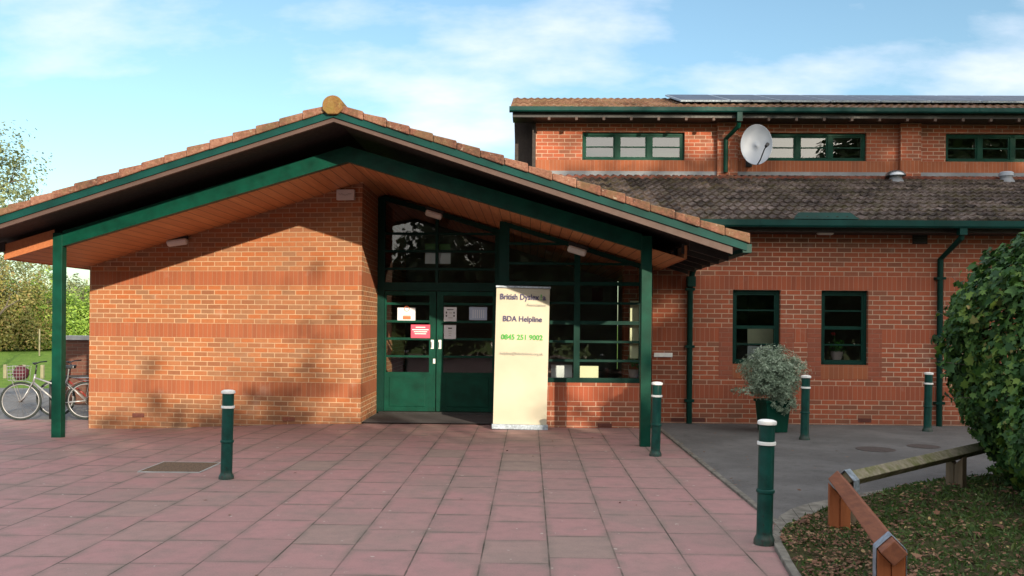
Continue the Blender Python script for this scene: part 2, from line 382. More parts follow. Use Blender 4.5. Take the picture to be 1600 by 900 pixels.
def glass_mat(name='glass', tintc=(0.85, 0.9, 0.88), refl=1.0):
    g = NG(name); t = g.t
    tr = g.n('ShaderNodeBsdfTransparent'); tr.inputs[0].default_value = (*tintc, 1)
    gl = g.n('ShaderNodeBsdfGlossy'); gl.inputs['Roughness'].default_value = 0.0
    fr = g.n('ShaderNodeFresnel'); fr.inputs[0].default_value = 1.5
    mxs = g.n('ShaderNodeMixShader'); g.put(mxs.inputs[0], g.math('MULTIPLY', fr.outputs[0], refl, clamp=True))
    bp = g.n('ShaderNodeBump'); bp.inputs['Strength'].default_value = 0.08; bp.inputs['Distance'].default_value = 0.02
    g.t.links.new(g.noise(g.obj, 2.2, 1), bp.inputs['Height']); t.links.new(bp.outputs[0], gl.inputs['Normal'])
    t.links.new(tr.outputs[0], mxs.inputs[1]); t.links.new(gl.outputs[0], mxs.inputs[2])
    t.links.new(mxs.outputs[0], t.nodes['Material Output'].inputs[0]); return g.m
M['glass'] = glass_mat(refl=1.8)
M['glass_up'] = glass_mat('glass_upper', (0.6, 0.66, 0.66), 4.5)

def leaf_mat(name, stops, rough=0.45, trans=0.25):
    g = NG(name, rough, 0.4); rn = g.n('ShaderNodeNewGeometry').outputs['Random Per Island']
    clump = g.noise(g.obj, 1.6, 3); f = g.math('ADD', g.math('MULTIPLY', rn, 0.72), g.math('MULTIPLY', g.rmp(clump, 0.35, 0.65), 0.28))
    col = g.ramp(f, stops); g.base(col)
    tl = g.n('ShaderNodeBsdfTranslucent'); g.t.links.new(col, tl.inputs[0]); mxs = g.n('ShaderNodeMixShader'); mxs.inputs[0].default_value = trans
    g.t.links.new(g.p.outputs[0], mxs.inputs[1]); g.t.links.new(tl.outputs[0], mxs.inputs[2])
    g.t.links.new(mxs.outputs[0], g.t.nodes['Material Output'].inputs[0]); return g.m
M['leaf_bush'] = leaf_mat('bush_leaves', [(0, (0.012, 0.036, 0.008)), (0.4, (0.028, 0.088, 0.02)), (0.72, (0.07, 0.16, 0.026)), (0.92, (0.16, 0.25, 0.04)), (1.0, (0.22, 0.16, 0.06))], 0.62)
M['leaf_grey'] = leaf_mat('grey_leaves', [(0, (0.09, 0.14, 0.09)), (0.5, (0.22, 0.30, 0.21)), (1, (0.46, 0.54, 0.43))], 0.6, 0.15)
M['leaf_tree'] = leaf_mat('tree_leaves', [(0, (0.08, 0.15, 0.02)), (0.5, (0.21, 0.36, 0.05)), (1, (0.38, 0.50, 0.10))], 0.5, 0.35)
M['leaf_autumn'] = leaf_mat('autumn_leaves', [(0, (0.10, 0.12, 0.03)), (0.5, (0.22, 0.22, 0.06)), (0.88, (0.32, 0.24, 0.09)), (1, (0.33, 0.12, 0.06))], 0.5, 0.35)
M['leaf_dark'] = leaf_mat('dark_leaves', [(0, (0.03, 0.05, 0.015)), (1, (0.08, 0.11, 0.03))], 0.5, 0.15)
M['leaf_haze'] = leaf_mat('far_leaves', [(0, (0.10, 0.13, 0.06)), (1, (0.24, 0.28, 0.13))], 0.6, 0.3)
M['leaf_house'] = leaf_mat('pot_leaves', [(0, (0.03, 0.13, 0.02)), (1, (0.10, 0.30, 0.05))], 0.4, 0.3)
M['litter'] = leaf_mat('fallen_leaves', [(0, (0.05, 0.028, 0.018)), (0.35, (0.13, 0.06, 0.035)), (0.6, (0.20, 0.095, 0.055)), (0.8, (0.27, 0.17, 0.10)), (0.95, (0.36, 0.28, 0.10)), (1, (0.42, 0.38, 0.32))], 0.8, 0.1)
M['grass'] = leaf_mat('grass_blades', [(0, (0.025, 0.055, 0.012)), (0.6, (0.055, 0.11, 0.022)), (1, (0.12, 0.16, 0.04))], 0.6, 0.25)
M['bark'] = plain('bark', (0.09, 0.075, 0.06), 0.9, 0.35, 12, 0.6)

# ------------------------------------------------------------------ ground
def g_(x, y=14.0):
    t = min(1, max(0, (-2.4 - x) / 4.7)); t = t * t * (3 - 2 * t)
    u = min(1, max(0, (y - 10.8) / 3.2)); u = u * u * (3 - 2 * u)
    return -0.022 - 0.19 * t * u
def sheet(name, mat, x0, x1, y0, y1, dz, nx=40, label=None):
    mb = MB(); xs = [x0 + (x1 - x0) * i / nx for i in range(nx + 1)]
    for i in range(nx):
        a, b = xs[i], xs[i+1]; ys = [y0] + [y for y in (10.8, 11.2, 11.6, 12, 12.4, 12.8, 13.2, 13.6, 14.0) if y0 < y < y1] + [y1]
        for c, d in zip(ys, ys[1:]): mb.quad((a, c, g_(a, c) + dz), (b, c, g_(b, c) + dz), (b, d, g_(b, d) + dz), (a, d, g_(a, d) + dz))
    return tag(mb.build(name, mat), kind='structure')

def paving_mat():
    g = NG('paving_slabs', 0.8, 0.3); x, y, _ = g.xyz(g.obj)
    cx = g.math('DIVIDE', g.math('SUBTRACT', x, 0.144), 0.45); ci = g.math('FLOOR', cx); cf = g.math('FRACT', cx)
    wn = g.n('ShaderNodeTexWhiteNoise'); wn.noise_dimensions = '1D'; g.put(wn.inputs['W'], g.math('ADD', ci, 17.3))
    ry = g.math('DIVIDE', g.math('ADD', y, g.math('MULTIPLY', wn.outputs[0], 0.6)), 0.6); ri = g.math('FLOOR', ry); rf = g.math('FRACT', ry)
    w2 = g.n('ShaderNodeTexWhiteNoise'); w2.noise_dimensions = '2D'; g.t.links.new(g.comb(ci, ri), w2.inputs['Vector'])
    wob = g.math('MULTIPLY', g.math('SUBTRACT', g.noise(g.obj, 9, 4), 0.5), 0.012)
    dx = g.math('MULTIPLY', g.math('ADD', g.math('MINIMUM', cf, g.math('SUBTRACT', 1, cf)), wob), 0.45)
    dy = g.math('MULTIPLY', g.math('ADD', g.math('MINIMUM', rf, g.math('SUBTRACT', 1, rf)), wob), 0.60)
    w3 = g.n('ShaderNodeTexWhiteNoise'); w3.noise_dimensions = '2D'; g.t.links.new(g.comb(ri, g.math('ADD', ci, 3.7)), w3.inputs['Vector'])
    jx = g.math('LESS_THAN', dx, 0.0055); jy = g.math('LESS_THAN', dy, g.math('ADD', 0.0022, g.math('MULTIPLY', w3.outputs[0], 0.005)))
    joint = g.math('MAXIMUM', jx, jy)
    near = g.rmp(g.math('MINIMUM', dx, dy), 0.0, 0.06, 1, 0)
    pink = g.ramp(w2.outputs[0], [(0, (0.28, 0.162, 0.158)), (0.3, (0.315, 0.172, 0.17)), (0.7, (0.335, 0.178, 0.178)), (0.93, (0.305, 0.185, 0.175)), (1, (0.25, 0.185, 0.16))])
    big = g.noise(g.obj, 0.8, 6, 0.65); mid = g.noise(g.obj, 5, 7, 0.7); fine = g.noise(g.obj, 90, 3, 0.6)
    col = g.mix(g.rmp(big, 0.46, 0.62, 0, 0.6), pink, (0.215, 0.165, 0.145))
    col = g.mix(g.rmp(mid, 0.45, 0.68, 0, 0.5), col, (0.185, 0.148, 0.135))
    col = g.mix(g.math('MULTIPLY', g.math('MULTIPLY', near, g.rmp(g.noise(g.obj, 3, 5), 0.38, 0.6)), 0.7), col, (0.12, 0.115, 0.095))
    col = g.mix(g.rmp(fine, 0.35, 0.75, 0, 0.3), col, (0.42, 0.28, 0.26))
    sp_ = g.rmp(g.noise(g.obj, 14, 2, 0.5), 0.735, 0.755, 0, 0.65); col = g.mix(sp_, col, (0.52, 0.47, 0.42))
    jv = g.rmp(g.noise(g.obj, 2.2, 4, 0.6), 0.4, 0.62, 0.35, 0.9)
    col = g.mix(g.math('MULTIPLY', joint, jv), col, (0.045, 0.04, 0.03))
    g.base(col); g.put(g.p.inputs['Roughness'], g.rmp(mid, 0.3, 0.7, 0.62, 0.88))
    h = g.math('ADD', g.math('MULTIPLY', g.math('SUBTRACT', 1.0, joint), 1.0), g.math('MULTIPLY', fine, 0.15))
    h = g.math('ADD', h, g.math('MULTIPLY', w2.outputs[0], 0.5)); g.bump(h, 0.6, 0.004); return g.m
def tarmac_mat(name, base=0.075, tone=(1, 0.98, 0.97)):
    g = NG(name, 0.9, 0.25); fine = g.noise(g.obj, 130, 3, 0.7); big = g.noise(g.obj, 1.1, 6, 0.65); mid = g.noise(g.obj, 7, 5, 0.7)
    d = tuple(base * 0.72 * t for t in tone); l = tuple(base * 1.35 * t for t in tone)
    col = g.mix(g.rmp(fine, 0.3, 0.7), d, l); col = g.mix(g.rmp(big, 0.42, 0.62, 0, 0.55), col, tuple(base * 1.7 * t for t in tone))
    col = g.mix(g.rmp(mid, 0.55, 0.72, 0, 0.5), col, (base * 0.5, base * 0.5, base * 0.45)); 
    col = g.mix(g.rmp(g.noise(g.obj, 11, 2), 0.72, 0.74, 0, 0.6), col, (0.2, 0.15, 0.09))
    g.base(col); g.bump(fine, 0.9, 0.006); return g.m
def turf_mat(name, a, b, c):
    g = NG(name, 1, 0.1); nz = g.noise(g.obj, 3, 7, 0.7); col = g.ramp(nz, [(0.3, a), (0.5, b), (0.7, c)])
    g.base(g.mix(g.rmp(g.noise(g.obj, 40, 5, 0.8), 0.3, 0.7, 0, 0.4), col, tuple(x * 0.4 for x in a))); g.bump(g.noise(g.obj, 50, 5), 1, 0.02); return g.m
M['paving'] = paving_mat(); M['tarmac'] = tarmac_mat('tarmac', 0.10); M['path'] = tarmac_mat('path', 0.12, (1, 1.0, 1.03))
M['lawn'] = turf_mat('lawn', (0.08, 0.15, 0.025), (0.13, 0.23, 0.035), (0.19, 0.24, 0.06))
M['soil'] = turf_mat('verge_soil', (0.05, 0.045, 0.025), (0.07, 0.065, 0.03), (0.06, 0.08, 0.025))

base = MB()
for i, (a, b) in enumerate([(-600, -60), (-60, -20), (-20, -7.5), (-7.5, -5), (-5, -2), (-2, 20), (20, 600)]):
    base.quad((a, -500, g_(a, 14) - 0.05), (b, -500, g_(b, 14) - 0.05), (b, 900, g_(b, 14) - 0.05), (a, 900, g_(a, 14) - 0.05))
tag(base.build('ground', M['lawn']), kind='structure')
sheet('paving', M['paving'], -30, 1.93, -14, 15.2, 0, 70)
sheet('path', M['path'], -45, -7.3, 15.2, 22.2, -0.006, 12)
tag(MB().quad((1.985, 5, -0.012), (30, 5, -0.012), (30, 13.96, -0.012), (1.985, 13.96, -0.012)).build('tarmac', M['tarmac']), kind='structure')

# edging kerb between paving and tarmac, then along the verge
K = tag(MB().box((1.93, 6.5, -0.2), (1.985, 13.92, 0.002)).build('kerb_edging', M['concrete'], bevel=0.006), kind='structure')
outer = [(1276, 960), (1240, 902), (1222, 872), (1210, 850), (1207, 832), (1210, 817), (1218, 805), (1237, 794), (1262, 786), (1295, 780), (1340, 771), (1385, 763), (1419, 757), (1468, 750), (1560, 741), (1700, 733)]
inner = [(1292, 960), (1256, 902), (1237, 872), (1224, 850), (1220, 840), (1223, 831), (1231, 821), (1250, 811), (1272, 803), (1300, 796), (1345, 782), (1385, 772), (1420, 765), (1468, 757), (1560, 747), (1700, 738)]
zo = 0.012
po = [atz(a, b, zo) for a, b in outer]; pi = [atz(a, b, zo) for a, b in inner]
po = [Vector((po[0].x - .45, -10.0, zo))] + po; pi = [Vector((pi[0].x - .45, -10.0, zo))] + pi
kb = MB()
for i in range(len(po) - 1):
    a, b, c, d = po[i], po[i+1], pi[i+1], pi[i]
    low = [Vector((p.x, p.y, -0.15)) for p in (a, b, c, d)]
    kb.hexa(low, [a, b, c, d])
tag(kb.build('verge_kerb', M['concrete'], bevel=0.008), kind='structure')
# grass verge inside the kerb (gently mounded), to beyond the frame
def vz(x, y): return 0.008 + 0.05 * min(1, max(0, (x - 2.1) / 1.5)) + 0.012 * noise.noise(Vector((x * 2, y * 2, 0)))
def in_verge(x, y):
    if y < 4.0: return x > 1.75
    poly = [(p.x, p.y) for p in pi] + [(40, pi[-1].y), (40, -10)]
    c = False; n = len(poly); j = n - 1
    for i in range(n):
        xi, yi = poly[i]; xj, yj = poly[j]
        if (yi > y) != (yj > y) and x < (xj - xi) * (y - yi) / (yj - yi) + xi: c = not c
        j = i
    return c
vm = MB(); step = 0.12
rows = [-10, -4, 0] + [2 + step * i for i in range(60)] 
# boundary-following strips: for each y, x runs from the kerb inner edge to 40
def kerb_x(y):
    best = None
    for i in range(len(pi) - 1):
        a, b = pi[i], pi[i+1]
        if min(a.y, b.y) <= y <= max(a.y, b.y) and abs(a.y - b.y) > 1e-6:
            x = a.x + (b.x - a.x) * (y - a.y) / (b.y - a.y); best = x if best is None else max(best, x) if False else min(best, x)
    return best if best is not None else pi[-1].x
ymax = max(p.y for p in pi)
rows = [y for y in rows if y < ymax] + [ymax]
fr_ = [0, 0.02, 0.05, 0.1, 0.16, 0.24, 0.34, 0.46, 0.6, 0.75, 0.9, 1.0]
for i in range(len(rows) - 1):
    y0, y1 = rows[i], rows[i+1]
    xa0, xa1 = kerb_x(y0) - 0.01, kerb_x(y1) - 0.01
    for j in range(len(fr_) - 1):
        f = lambda xa, k: xa + (14 - xa) * fr_[k]
        P = [(f(xa0, j), y0), (f(xa0, j+1), y0), (f(xa1, j+1), y1), (f(xa1, j), y1)]
        vm.quad(*[(x, y, vz(x, y)) for x, y in P])
tag(vm.build('grass_verge', M['soil']), kind='structure')

# ------------------------------------------------------------------ building helpers
def walled(mb, x0, x1, z0, z1, y, t, holes):
    xs = sorted({x0, x1, *[h[0] for h in holes], *[h[1] for h in holes]}); zs = sorted({z0, z1, *[h[2] for h in holes], *[h[3] for h in holes]})
    inh = lambda x, z: any(h[0] < x < h[1] and h[2] < z < h[3] for h in holes)
    for i in range(len(xs) - 1):
        for j in range(len(zs) - 1):
            a, b, c, d = xs[i], xs[i+1], zs[j], zs[j+1]
            if inh((a+b)/2, (c+d)/2): continue
            mb.quad((a, y, c), (b, y, c), (b, y, d), (a, y, d)); mb.quad((b, y+t, c), (a, y+t, c), (a, y+t, d), (b, y+t, d))
    for a, b, c, d in holes:
        mb.quad((a, y, c), (a, y, d), (a, y+t, d), (a, y+t, c)); mb.quad((b, y, d), (b, y, c), (b, y+t, c), (b, y+t, d))
        mb.quad((a, y, d), (b, y, d), (b, y+t, d), (a, y+t, d)); mb.quad((b, y, c), (a, y, c), (a, y+t, c), (b, y+t, c))
    mb.quad((x0, y, z1), (x1, y, z1), (x1, y+t, z1), (x0, y+t, z1))
    mb.quad((x0, y+t, z0), (x0, y, z0), (x0, y, z1), (x0, y+t, z1)); mb.quad((x1, y, z0), (x1, y+t, z0), (x1, y+t, z1), (x1, y, z1))
    return mb

MW = 13.94      # main wall plane
GW = 13.25      # front glazing plane
DW = 14.84      # door plane
UW = 17.6       # upper wall plane
RX = -2.41      # ridge x
def zs(x): return 3.725 - (0.283 * (RX - x) if x < RX else 0.303 * (x - RX))     # soffit underside
def zt(x): return 4.135 - (0.294 * (RX - x) if x < RX else 0.328 * (x - RX))                                       # roof covering
def vy(x): return 10.68 - 0.085 * (x - RX)                                         # skewed verge line
def by(x): return 11.60 - 0.072 * (x - RX)                                         # skewed beam line

# ================================================================== ENTRANCE BUILDING
E = thing('entrance_building', (-2.5, 13.4, 0), 'low brick entrance block with wide gabled canopy, green posts and recessed glazed doors', 'building')
# left brick block (front face turned a little, return wall to the doors)
fp = [(-7.10, 14.05), (-2.57, 13.40), (-2.60, 18.5), (-7.10, 18.5)]
w1 = MB().hexa([(x, y, -0.4) for x, y in fp], [(x, y, zs(x) + 0.06) for x, y in fp])
w1.build('brick_wall', M['brick'], E)
MB().box((-0.40, GW, -0.3), (1.70, GW + 0.22, 0.655)).build('low_brick_wall', M['brick_main'], E)
MB().hexa([(1.70, GW, -0.3), (1.84, GW, -0.3), (1.84, MW, -0.3), (1.70, MW, -0.3)], [(1.70, GW, zs(1.7)), (1.84, GW, zs(1.84)), (1.84, MW, zs(1.84)), (1.70, MW, zs(1.7))]).build('brick_pier', M['brick_main'], E)
MB().box((-2.6, GW + 0.4, -0.35), (-0.42, DW + 0.05, 0.005 - 0.02)).build('threshold', M['black'], E)
# room behind
hall = MB()
hall.quad((-2.6, 18.4, -0.02), (1.84, 18.4, -0.02), (1.84, 18.4, 3.8), (-2.6, 18.4, 3.8))
hall.quad((1.85, GW, -0.02), (1.85, 18.4, -0.02), (1.85, 18.4, 2.5), (1.85, GW, 2.5))
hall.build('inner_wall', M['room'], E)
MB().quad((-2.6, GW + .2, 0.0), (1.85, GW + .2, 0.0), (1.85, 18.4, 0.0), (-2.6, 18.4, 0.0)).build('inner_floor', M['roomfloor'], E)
# glazing
LV = [0.70, 0.985, 1.272, 1.56, 1.855, 2.15, 2.45, 2.75, 3.05]
def topz(x): return zs(x) - 0.03
fr = MB(); y0, y1 = GW + 0.05, GW + 0.13
xa, xm, xb = -0.40, 0.72, 1.70
for x, hw in ((xa + .045, .045), (xm, .045), (xb - .02, .02)):
    fr.hexa([(x-hw, y0, .655), (x+hw, y0, .655), (x+hw, y1, .655), (x-hw, y1, .655)], [(x-hw, y0, topz(x-hw)), (x+hw, y0, topz(x+hw)), (x+hw, y1, topz(x+hw)), (x-hw, y1, topz(x-hw))])
fr.box((xa + .09, y0 - .03, .655), (xb - .04, y1, .725))
for z in LV[1:]:
    h = .028 if z in (1.56, 2.15) else .018
    for p, q in ((xa + .09, xm - .045), (xm + .045, xb - .04)):
        q2 = q
        while topz(q2) < z + h + .02 and q2 > p: q2 -= .02
        if q2 - p > .1: fr.box((p, y0 + .012, z - h), (q2, y1 - .01, z + h))
for p, q in ((xa + .09, xm - .045), (xm + .045, xb - .04)):
    fr.hexa([(p, y0+.004, topz(p) - .07), (q, y0+.004, topz(q) - .07), (q, y1, topz(q) - .07), (p, y1, topz(p) - .07)], [(p, y0+.004, topz(p)), (q, y0+.004, topz(q)), (q, y1, topz(q)), (p, y1, topz(p))])
gf = fr.build('window_frame', M['green_win'], E)
MB().quad((xa, GW + .09, .66), (xb, GW + .09, .66), (xb, GW + .09, topz(xb)), (xa, GW + .09, topz(xa))).build('window_pane', M['glass'], gf)
# corner glazing return between door plane and front plane
rt = MB(); rt.hexa([(-.46, GW + .05, -.02), (-.40, GW + .05, -.02), (-.40, GW + .13, -.02), (-.46, GW + .13, -.02)], [(-.46, GW + .05, topz(-.4)), (-.40, GW + .05, topz(-.4)), (-.40, GW + .13, topz(-.4)), (-.46, GW + .13, topz(-.4))])
for z in LV: rt.box((-.45, GW + .13, z - .02), (-.41, DW, z + .02))
rf_ = rt.build('side_frame', M['green_win'], E)
MB().quad((-.43, GW + .13, 0), (-.43, DW, 0), (-.43, DW, topz(-.4)), (-.43, GW + .13, topz(-.4))).build('side_pane', M['glass'], rf_)
# door plane: frame
X0, X1, X2 = -2.585, -1.575, -0.46       # left jamb, meeting line, right jamb
fr = MB(); y0, y1 = DW, DW + .09
for a, b in ((X0, X0 + .13), (X2 - .13, X2)):
    fr.hexa([(a, y0, 0), (b, y0, 0), (b, y1, 0), (a, y1, 0)], [(a, y0, topz(a)), (b, y0, topz(b)), (b, y1, topz(b)), (a, y1, topz(a))])
a, b = X1 - .025, X1 + .025
fr.hexa([(a, y0+.004, 2.22), (b, y0+.004, 2.22), (b, y1, 2.22), (a, y1, 2.22)], [(a, y0+.004, topz(a)), (b, y0+.004, topz(b)), (b, y1, topz(b)), (a, y1, topz(a))])
fr.box((X0 + .13, y0 - .01, 2.08), (X2 - .13, y1, 2.22))
for z in (2.45, 2.75, 3.05):
    for p, q in ((X0 + .13, X1 - .025), (X1 + .025, X2 - .13)):
        q2 = q
        while topz(q2) < z + .05 and q2 > p: q2 -= .02
        if q2 - p > .1: fr.box((p, y0 + .012, z - .02), (q2, y1 - .01, z + .02))
for p, q in ((X0 + .13, X1 - .025), (X1 + .025, X2 - .13)):
    fr.hexa([(p, y0+.004, topz(p) - .08), (q, y0+.004, topz(q) - .08), (q, y1, topz(q) - .08), (p, y1, topz(p) - .08)], [(p, y0+.004, topz(p)), (q, y0+.004, topz(q)), (q, y1, topz(q)), (p, y1, topz(p))])
df = fr.build('door_surround', M['green_win'], E)
MB().quad((X0, DW + .05, 2.15), (X2, DW + .05, 2.15), (X2, DW + .05, topz(X2)), (X1, DW + .05, topz(X1)), (X0, DW + .05, topz(X0))).build('fanlight_pane', M['glass'], df)
MB().box((X0 + .05, DW - .06, -.02), (X2 - .05, DW + .09, .035)).build('door_sill', M['black'], E)
for side, (a, b) in (('l', (X0 + .13, X1 - .004)), ('r', (X1 + .004, X2 - .13))):
    d = MB(); sa = .03 if side == 'l' else .115; sb = .115 if side == 'l' else .03
    yy0, yy1 = DW + .02, DW + .07
    d.box((a + .004, yy0, .04), (a + sa, yy1, 2.07)); d.box((b - sb, yy0, .04), (b - .004, yy1, 2.07))
    for z0_, z1_ in ((.04, .70), (.95, .985), (1.245, 1.285), (1.54, 1.58), (1.84, 1.88), (2.0, 2.07)):
        d.box((a + sa, yy0 + .002, z0_), (b - sb, yy1, z1_))
    do = d.build('door', M['green'], E)
    pn = MB().box((a + sa + .06, yy0 - .012, .12), (b - sb - .06, yy0 + .001, .62)); pn.build('lower_panel', M['green'], do, bevel=.006)
    MB().quad((a + .02, DW + .045, .7), (b - .02, DW + .045, .7), (b - .02, DW + .045, 2.03), (a + .02, DW + .045, 2.03)).build('pane', M['glass'], do)
    hx = b - .06 if side == 'l' else a + .06
    hh = MB().box((hx - .024, yy0 - .012, 1.10), (hx + .024, yy0 - .001, 1.25)); hh.tube([(hx, yy0 - .012, 1.13), (hx, yy0 - .045, 1.13), (hx, yy0 - .045, 1.22), (hx, yy0 - .012, 1.22)], .007, 8)
    hh.build('handle', M['white'], do)
    if side == 'l': MB().box((b - .02 - .024, yy0 - .01, .85), (b - .02 + .012, yy0 - .001, .93)).build('lock_plate', M['white'], do)

# soffit, boxed edges
sf = MB()
for xa_, xb_ in ((-7.2, RX), (RX, 1.98)):
    for k in range(1):
        sf.quad((xa_, by(xa_) + .05, zs(xa_)), (xb_, by(xb_) + .05, zs(xb_)), (xb_, 18.4, zs(xb_)), (xa_, 18.4, zs(xa_)))
sf.build('soffit_boards', M['soffit'], E)
sb = MB(); sb.box((-7.23, by(-7.2), zs(-7.2) - .012), (-7.2, 18.4, zs(-7.2) + .2)); sb.build('box_board', M['plank'], E); sb = MB(); sb.box((1.98, by(1.98), zs(1.98) - .012), (2.01, 13.9, zs(1.98) + .16)); sb.build('box_board', M['plank'], E); sb = MB()
sb.hexa([(-7.2, by(-7.2) - .02, zs(-7.2) - .012), (-6.5, by(-6.5) - .02, zs(-6.5) - .012), (-6.5, by(-6.5), zs(-6.5) - .012), (-7.2, by(-7.2), zs(-7.2) - .012)],
        [(-7.2, by(-7.2) - .02, zs(-7.2) + .2), (-6.5, by(-6.5) - .02, zs(-6.5) + .2), (-6.5, by(-6.5), zs(-6.5) + .2), (-7.2, by(-7.2), zs(-7.2) + .2)])
sb.build('box_board', M['plank'], E)
# canopy beams and posts
PXL, PXR = -6.42, 1.495
for a, b in ((PXL + .06, RX), (RX, PXR - .06)):
    bm = MB(); lo = 0; hi = 1
    P = lambda x, dy, z: (x, by(x) + dy, (zs(x) - .072) if z == 0 else (zs(x) + .135))
    bm.hexa([P(a, -.06, lo), P(b, -.06, lo), P(b, .05, lo), P(a, .05, lo)], [P(a, -.06, hi), P(b, -.06, hi), P(b, .05, hi), P(a, .05, hi)])
    bm.build('canopy_beam', M['green'], E)
for px_, gz in ((PXL, None), (PXR, None)):
    y = by(px_); pm = MB().box((px_ - .066, y - .072, g_(px_, y) - .1), (px_ + .066, y + .048, zs(px_) + .13))
    po_ = pm.build('post', M['green'], E, bevel=.004)
# roof slopes (battens, tiles seen only from edge / other viewpoints)
def slope(xa_, xb_, pts_extra=None):
    m = MB()
    for (x0_, x1_) in ((xa_, xb_),):
        n = 24
        for i in range(n):
            p = x0_ + (x1_ - x0_) * i / n; q = x0_ + (x1_ - x0_) * (i + 1) / n
            st = .018 if abs(p - RX) > abs(q - RX) else 0.0
            st2 = .018 if abs(q - RX) > abs(p - RX) else 0.0
            yb = lambda x: 18.4 if x < 0.2 else 13.9
            yb_ = 18.4 if min(p, q) < 0.2 else 13.92
            m.quad((p, vy(p) + .1, zt(p) + st), (q, vy(q) + .1, zt(q) + st2), (q, yb_, zt(q) + st2), (p, yb_, zt(p) + st))
    return m
sA = slope(-7.55, RX).build('roof_slope', M['rooftile'], E); sB = slope(RX, 2.58).build('roof_slope', M['rooftile'], E)
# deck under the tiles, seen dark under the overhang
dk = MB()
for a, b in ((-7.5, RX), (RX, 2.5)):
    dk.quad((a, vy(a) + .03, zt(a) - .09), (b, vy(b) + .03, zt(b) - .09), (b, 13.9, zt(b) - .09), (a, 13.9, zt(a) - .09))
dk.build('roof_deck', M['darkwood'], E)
# barge board and green trim along the skewed verge
def vstrip(name, mat, top, bot, fy, th, xl=-7.62, xr=2.46):
    for a, b in ((xl, RX), (RX, xr)):
        m = MB(); n = 1
        T = lambda x: (zt(x) + top(x)); B = lambda x: (zt(x) + bot(x))
        m.hexa([(a, vy(a) + fy, B(a)), (b, vy(b) + fy, B(b)), (b, vy(b) + fy + th, B(b)), (a, vy(a) + fy + th, B(a))],
               [(a, vy(a) + fy, T(a)), (b, vy(b) + fy, T(b)), (b, vy(b) + fy + th, T(b)), (a, vy(a) + fy + th, T(a))])
        m.build(name, mat, E)
vstrip('verge_trim', M['green_lt'], lambda x: -.012, lambda x: -.098 - .003 * abs(x - RX), -.012, .06, xr=2.52)
vstrip('barge_board', M['barge'], lambda x: -.088 - .002 * abs(x - RX), lambda x: -.150 - .007 * abs(x - RX) * (1.6 if x > RX else .6), .012, .05, xr=2.36)
# verge cap tiles
def caps(sign, n, x_end):
    ln = (abs(x_end - RX) - .09) / n
    for i in range(n):
        xi = RX + sign * (.09 + i * ln); xo = RX + sign * (.09 + (i + 1) * ln - .003)
        j = rnd.uniform(-.006, .006); lift_o = .028; m = MB()
        pts = [(xi, vy(xi) - .045 + j), (xo, vy(xo) - .045 + j)]
        yb = .16
        b0 = zt(xi) - .016; b1 = zt(xo) - .022 + rnd.uniform(-.006, .006); t0 = zt(xi) + .068 + rnd.uniform(-.006, .006); t1 = zt(xo) + .090 + rnd.uniform(-.008, .008); ys_ = .010
        V0 = [(pts[0][0], pts[0][1] + ys_, b0), (pts[1][0], pts[1][1], b1), (pts[1][0], pts[1][1] + yb, b1), (pts[0][0], pts[0][1] + yb, b0)]
        V1 = [(pts[0][0], pts[0][1] + ys_, t0), (pts[1][0], pts[1][1], t1), (pts[1][0], pts[1][1] + yb, t1), (pts[0][0], pts[0][1] + yb, t0)]
        if sign < 0: V0 = [V0[1], V0[0], V0[3], V0[2]]; V1 = [V1[1], V1[0], V1[3], V1[2]]
        m.hexa(V0, V1); m.build('verge_tile', M['verge'], E, bevel=.012)
caps(1, 17, 2.55); caps(-1, 17, -7.5)
# ridge end and ridge tiles
rg = MB(); c = Vector((RX, vy(RX) - .07, zt(RX) + .04)); prof = []
for k in range(13): a = math.pi * k / 12; prof.append((c.x + .125 * math.cos(a), c.z + .115 * math.sin(a) + .0))
prof += [(c.x - .125, c.z - .06), (c.x - .06, c.z - .115), (c.x + .06, c.z - .115), (c.x + .125, c.z - .06)]
rg.hexa([(x, c.y, z) for x, z in prof], [(x, c.y + .42, z) for x, z in prof]); rg.build('ridge_end_tile', M['ridge'], E, bevel=.012)
rg = MB()
for i in range(16):
    yy = c.y + .40 + .45 * i; q = .11 + .01 * (i % 2)
    pr = [(RX + q * math.cos(math.pi * k / 8), zt(RX) + .02 + q * .9 * math.sin(math.pi * k / 8)) for k in range(9)]
    rg.hexa([(x, yy, z) for x, z in pr], [(x, yy + .45, z) for x, z in pr])
rg.build('ridge_tiles', M['vergetop'], E)
# rafter tails under both eaves
for k in range(6):
    y = 10.75 + .55 * k
    if y < vy(2.3) + .3: continue
    MB().hexa([(1.95, y, zt(1.95) - .25), (2.42, y, zt(2.42) - .23), (2.42, y + .06, zt(2.42) - .23), (1.95, y + .06, zt(1.95) - .25)],
              [(1.95, y, zt(1.95) - .125), (2.42, y, zt(2.42) - .125), (2.42, y + .06, zt(2.42) - .125), (1.95, y + .06, zt(1.95) - .125)]).build('rafter_tail', M['darkwood'], E)
for k in range(9):
    y = 11.35 + .55 * k
    MB().hexa([(-7.45, y, zt(-7.45) - .23), (-7.2, y, zt(-7.2) - .25), (-7.2, y + .06, zt(-7.2) - .25), (-7.45, y + .06, zt(-7.45) - .23)],
              [(-7.45, y, zt(-7.45) - .125), (-7.2, y, zt(-7.2) - .125), (-7.2, y + .06, zt(-7.2) - .125), (-7.45, y + .06, zt(-7.45) - .125)]).build('rafter_tail', M['darkwood'], E)
gx = 2.53
MB().box((gx - .05, vy(2.6) + .1, zt(2.6) - .10), (gx + .07, 13.9, zt(2.6) + .0)).build('eaves_gutter', M['green_lt'], E)
MB().box((-7.68, vy(-7.6) + .1, zt(-7.6) - .10), (-7.56, 18.0, zt(-7.6) + .0)).build('eaves_gutter', M['green_lt'], E)
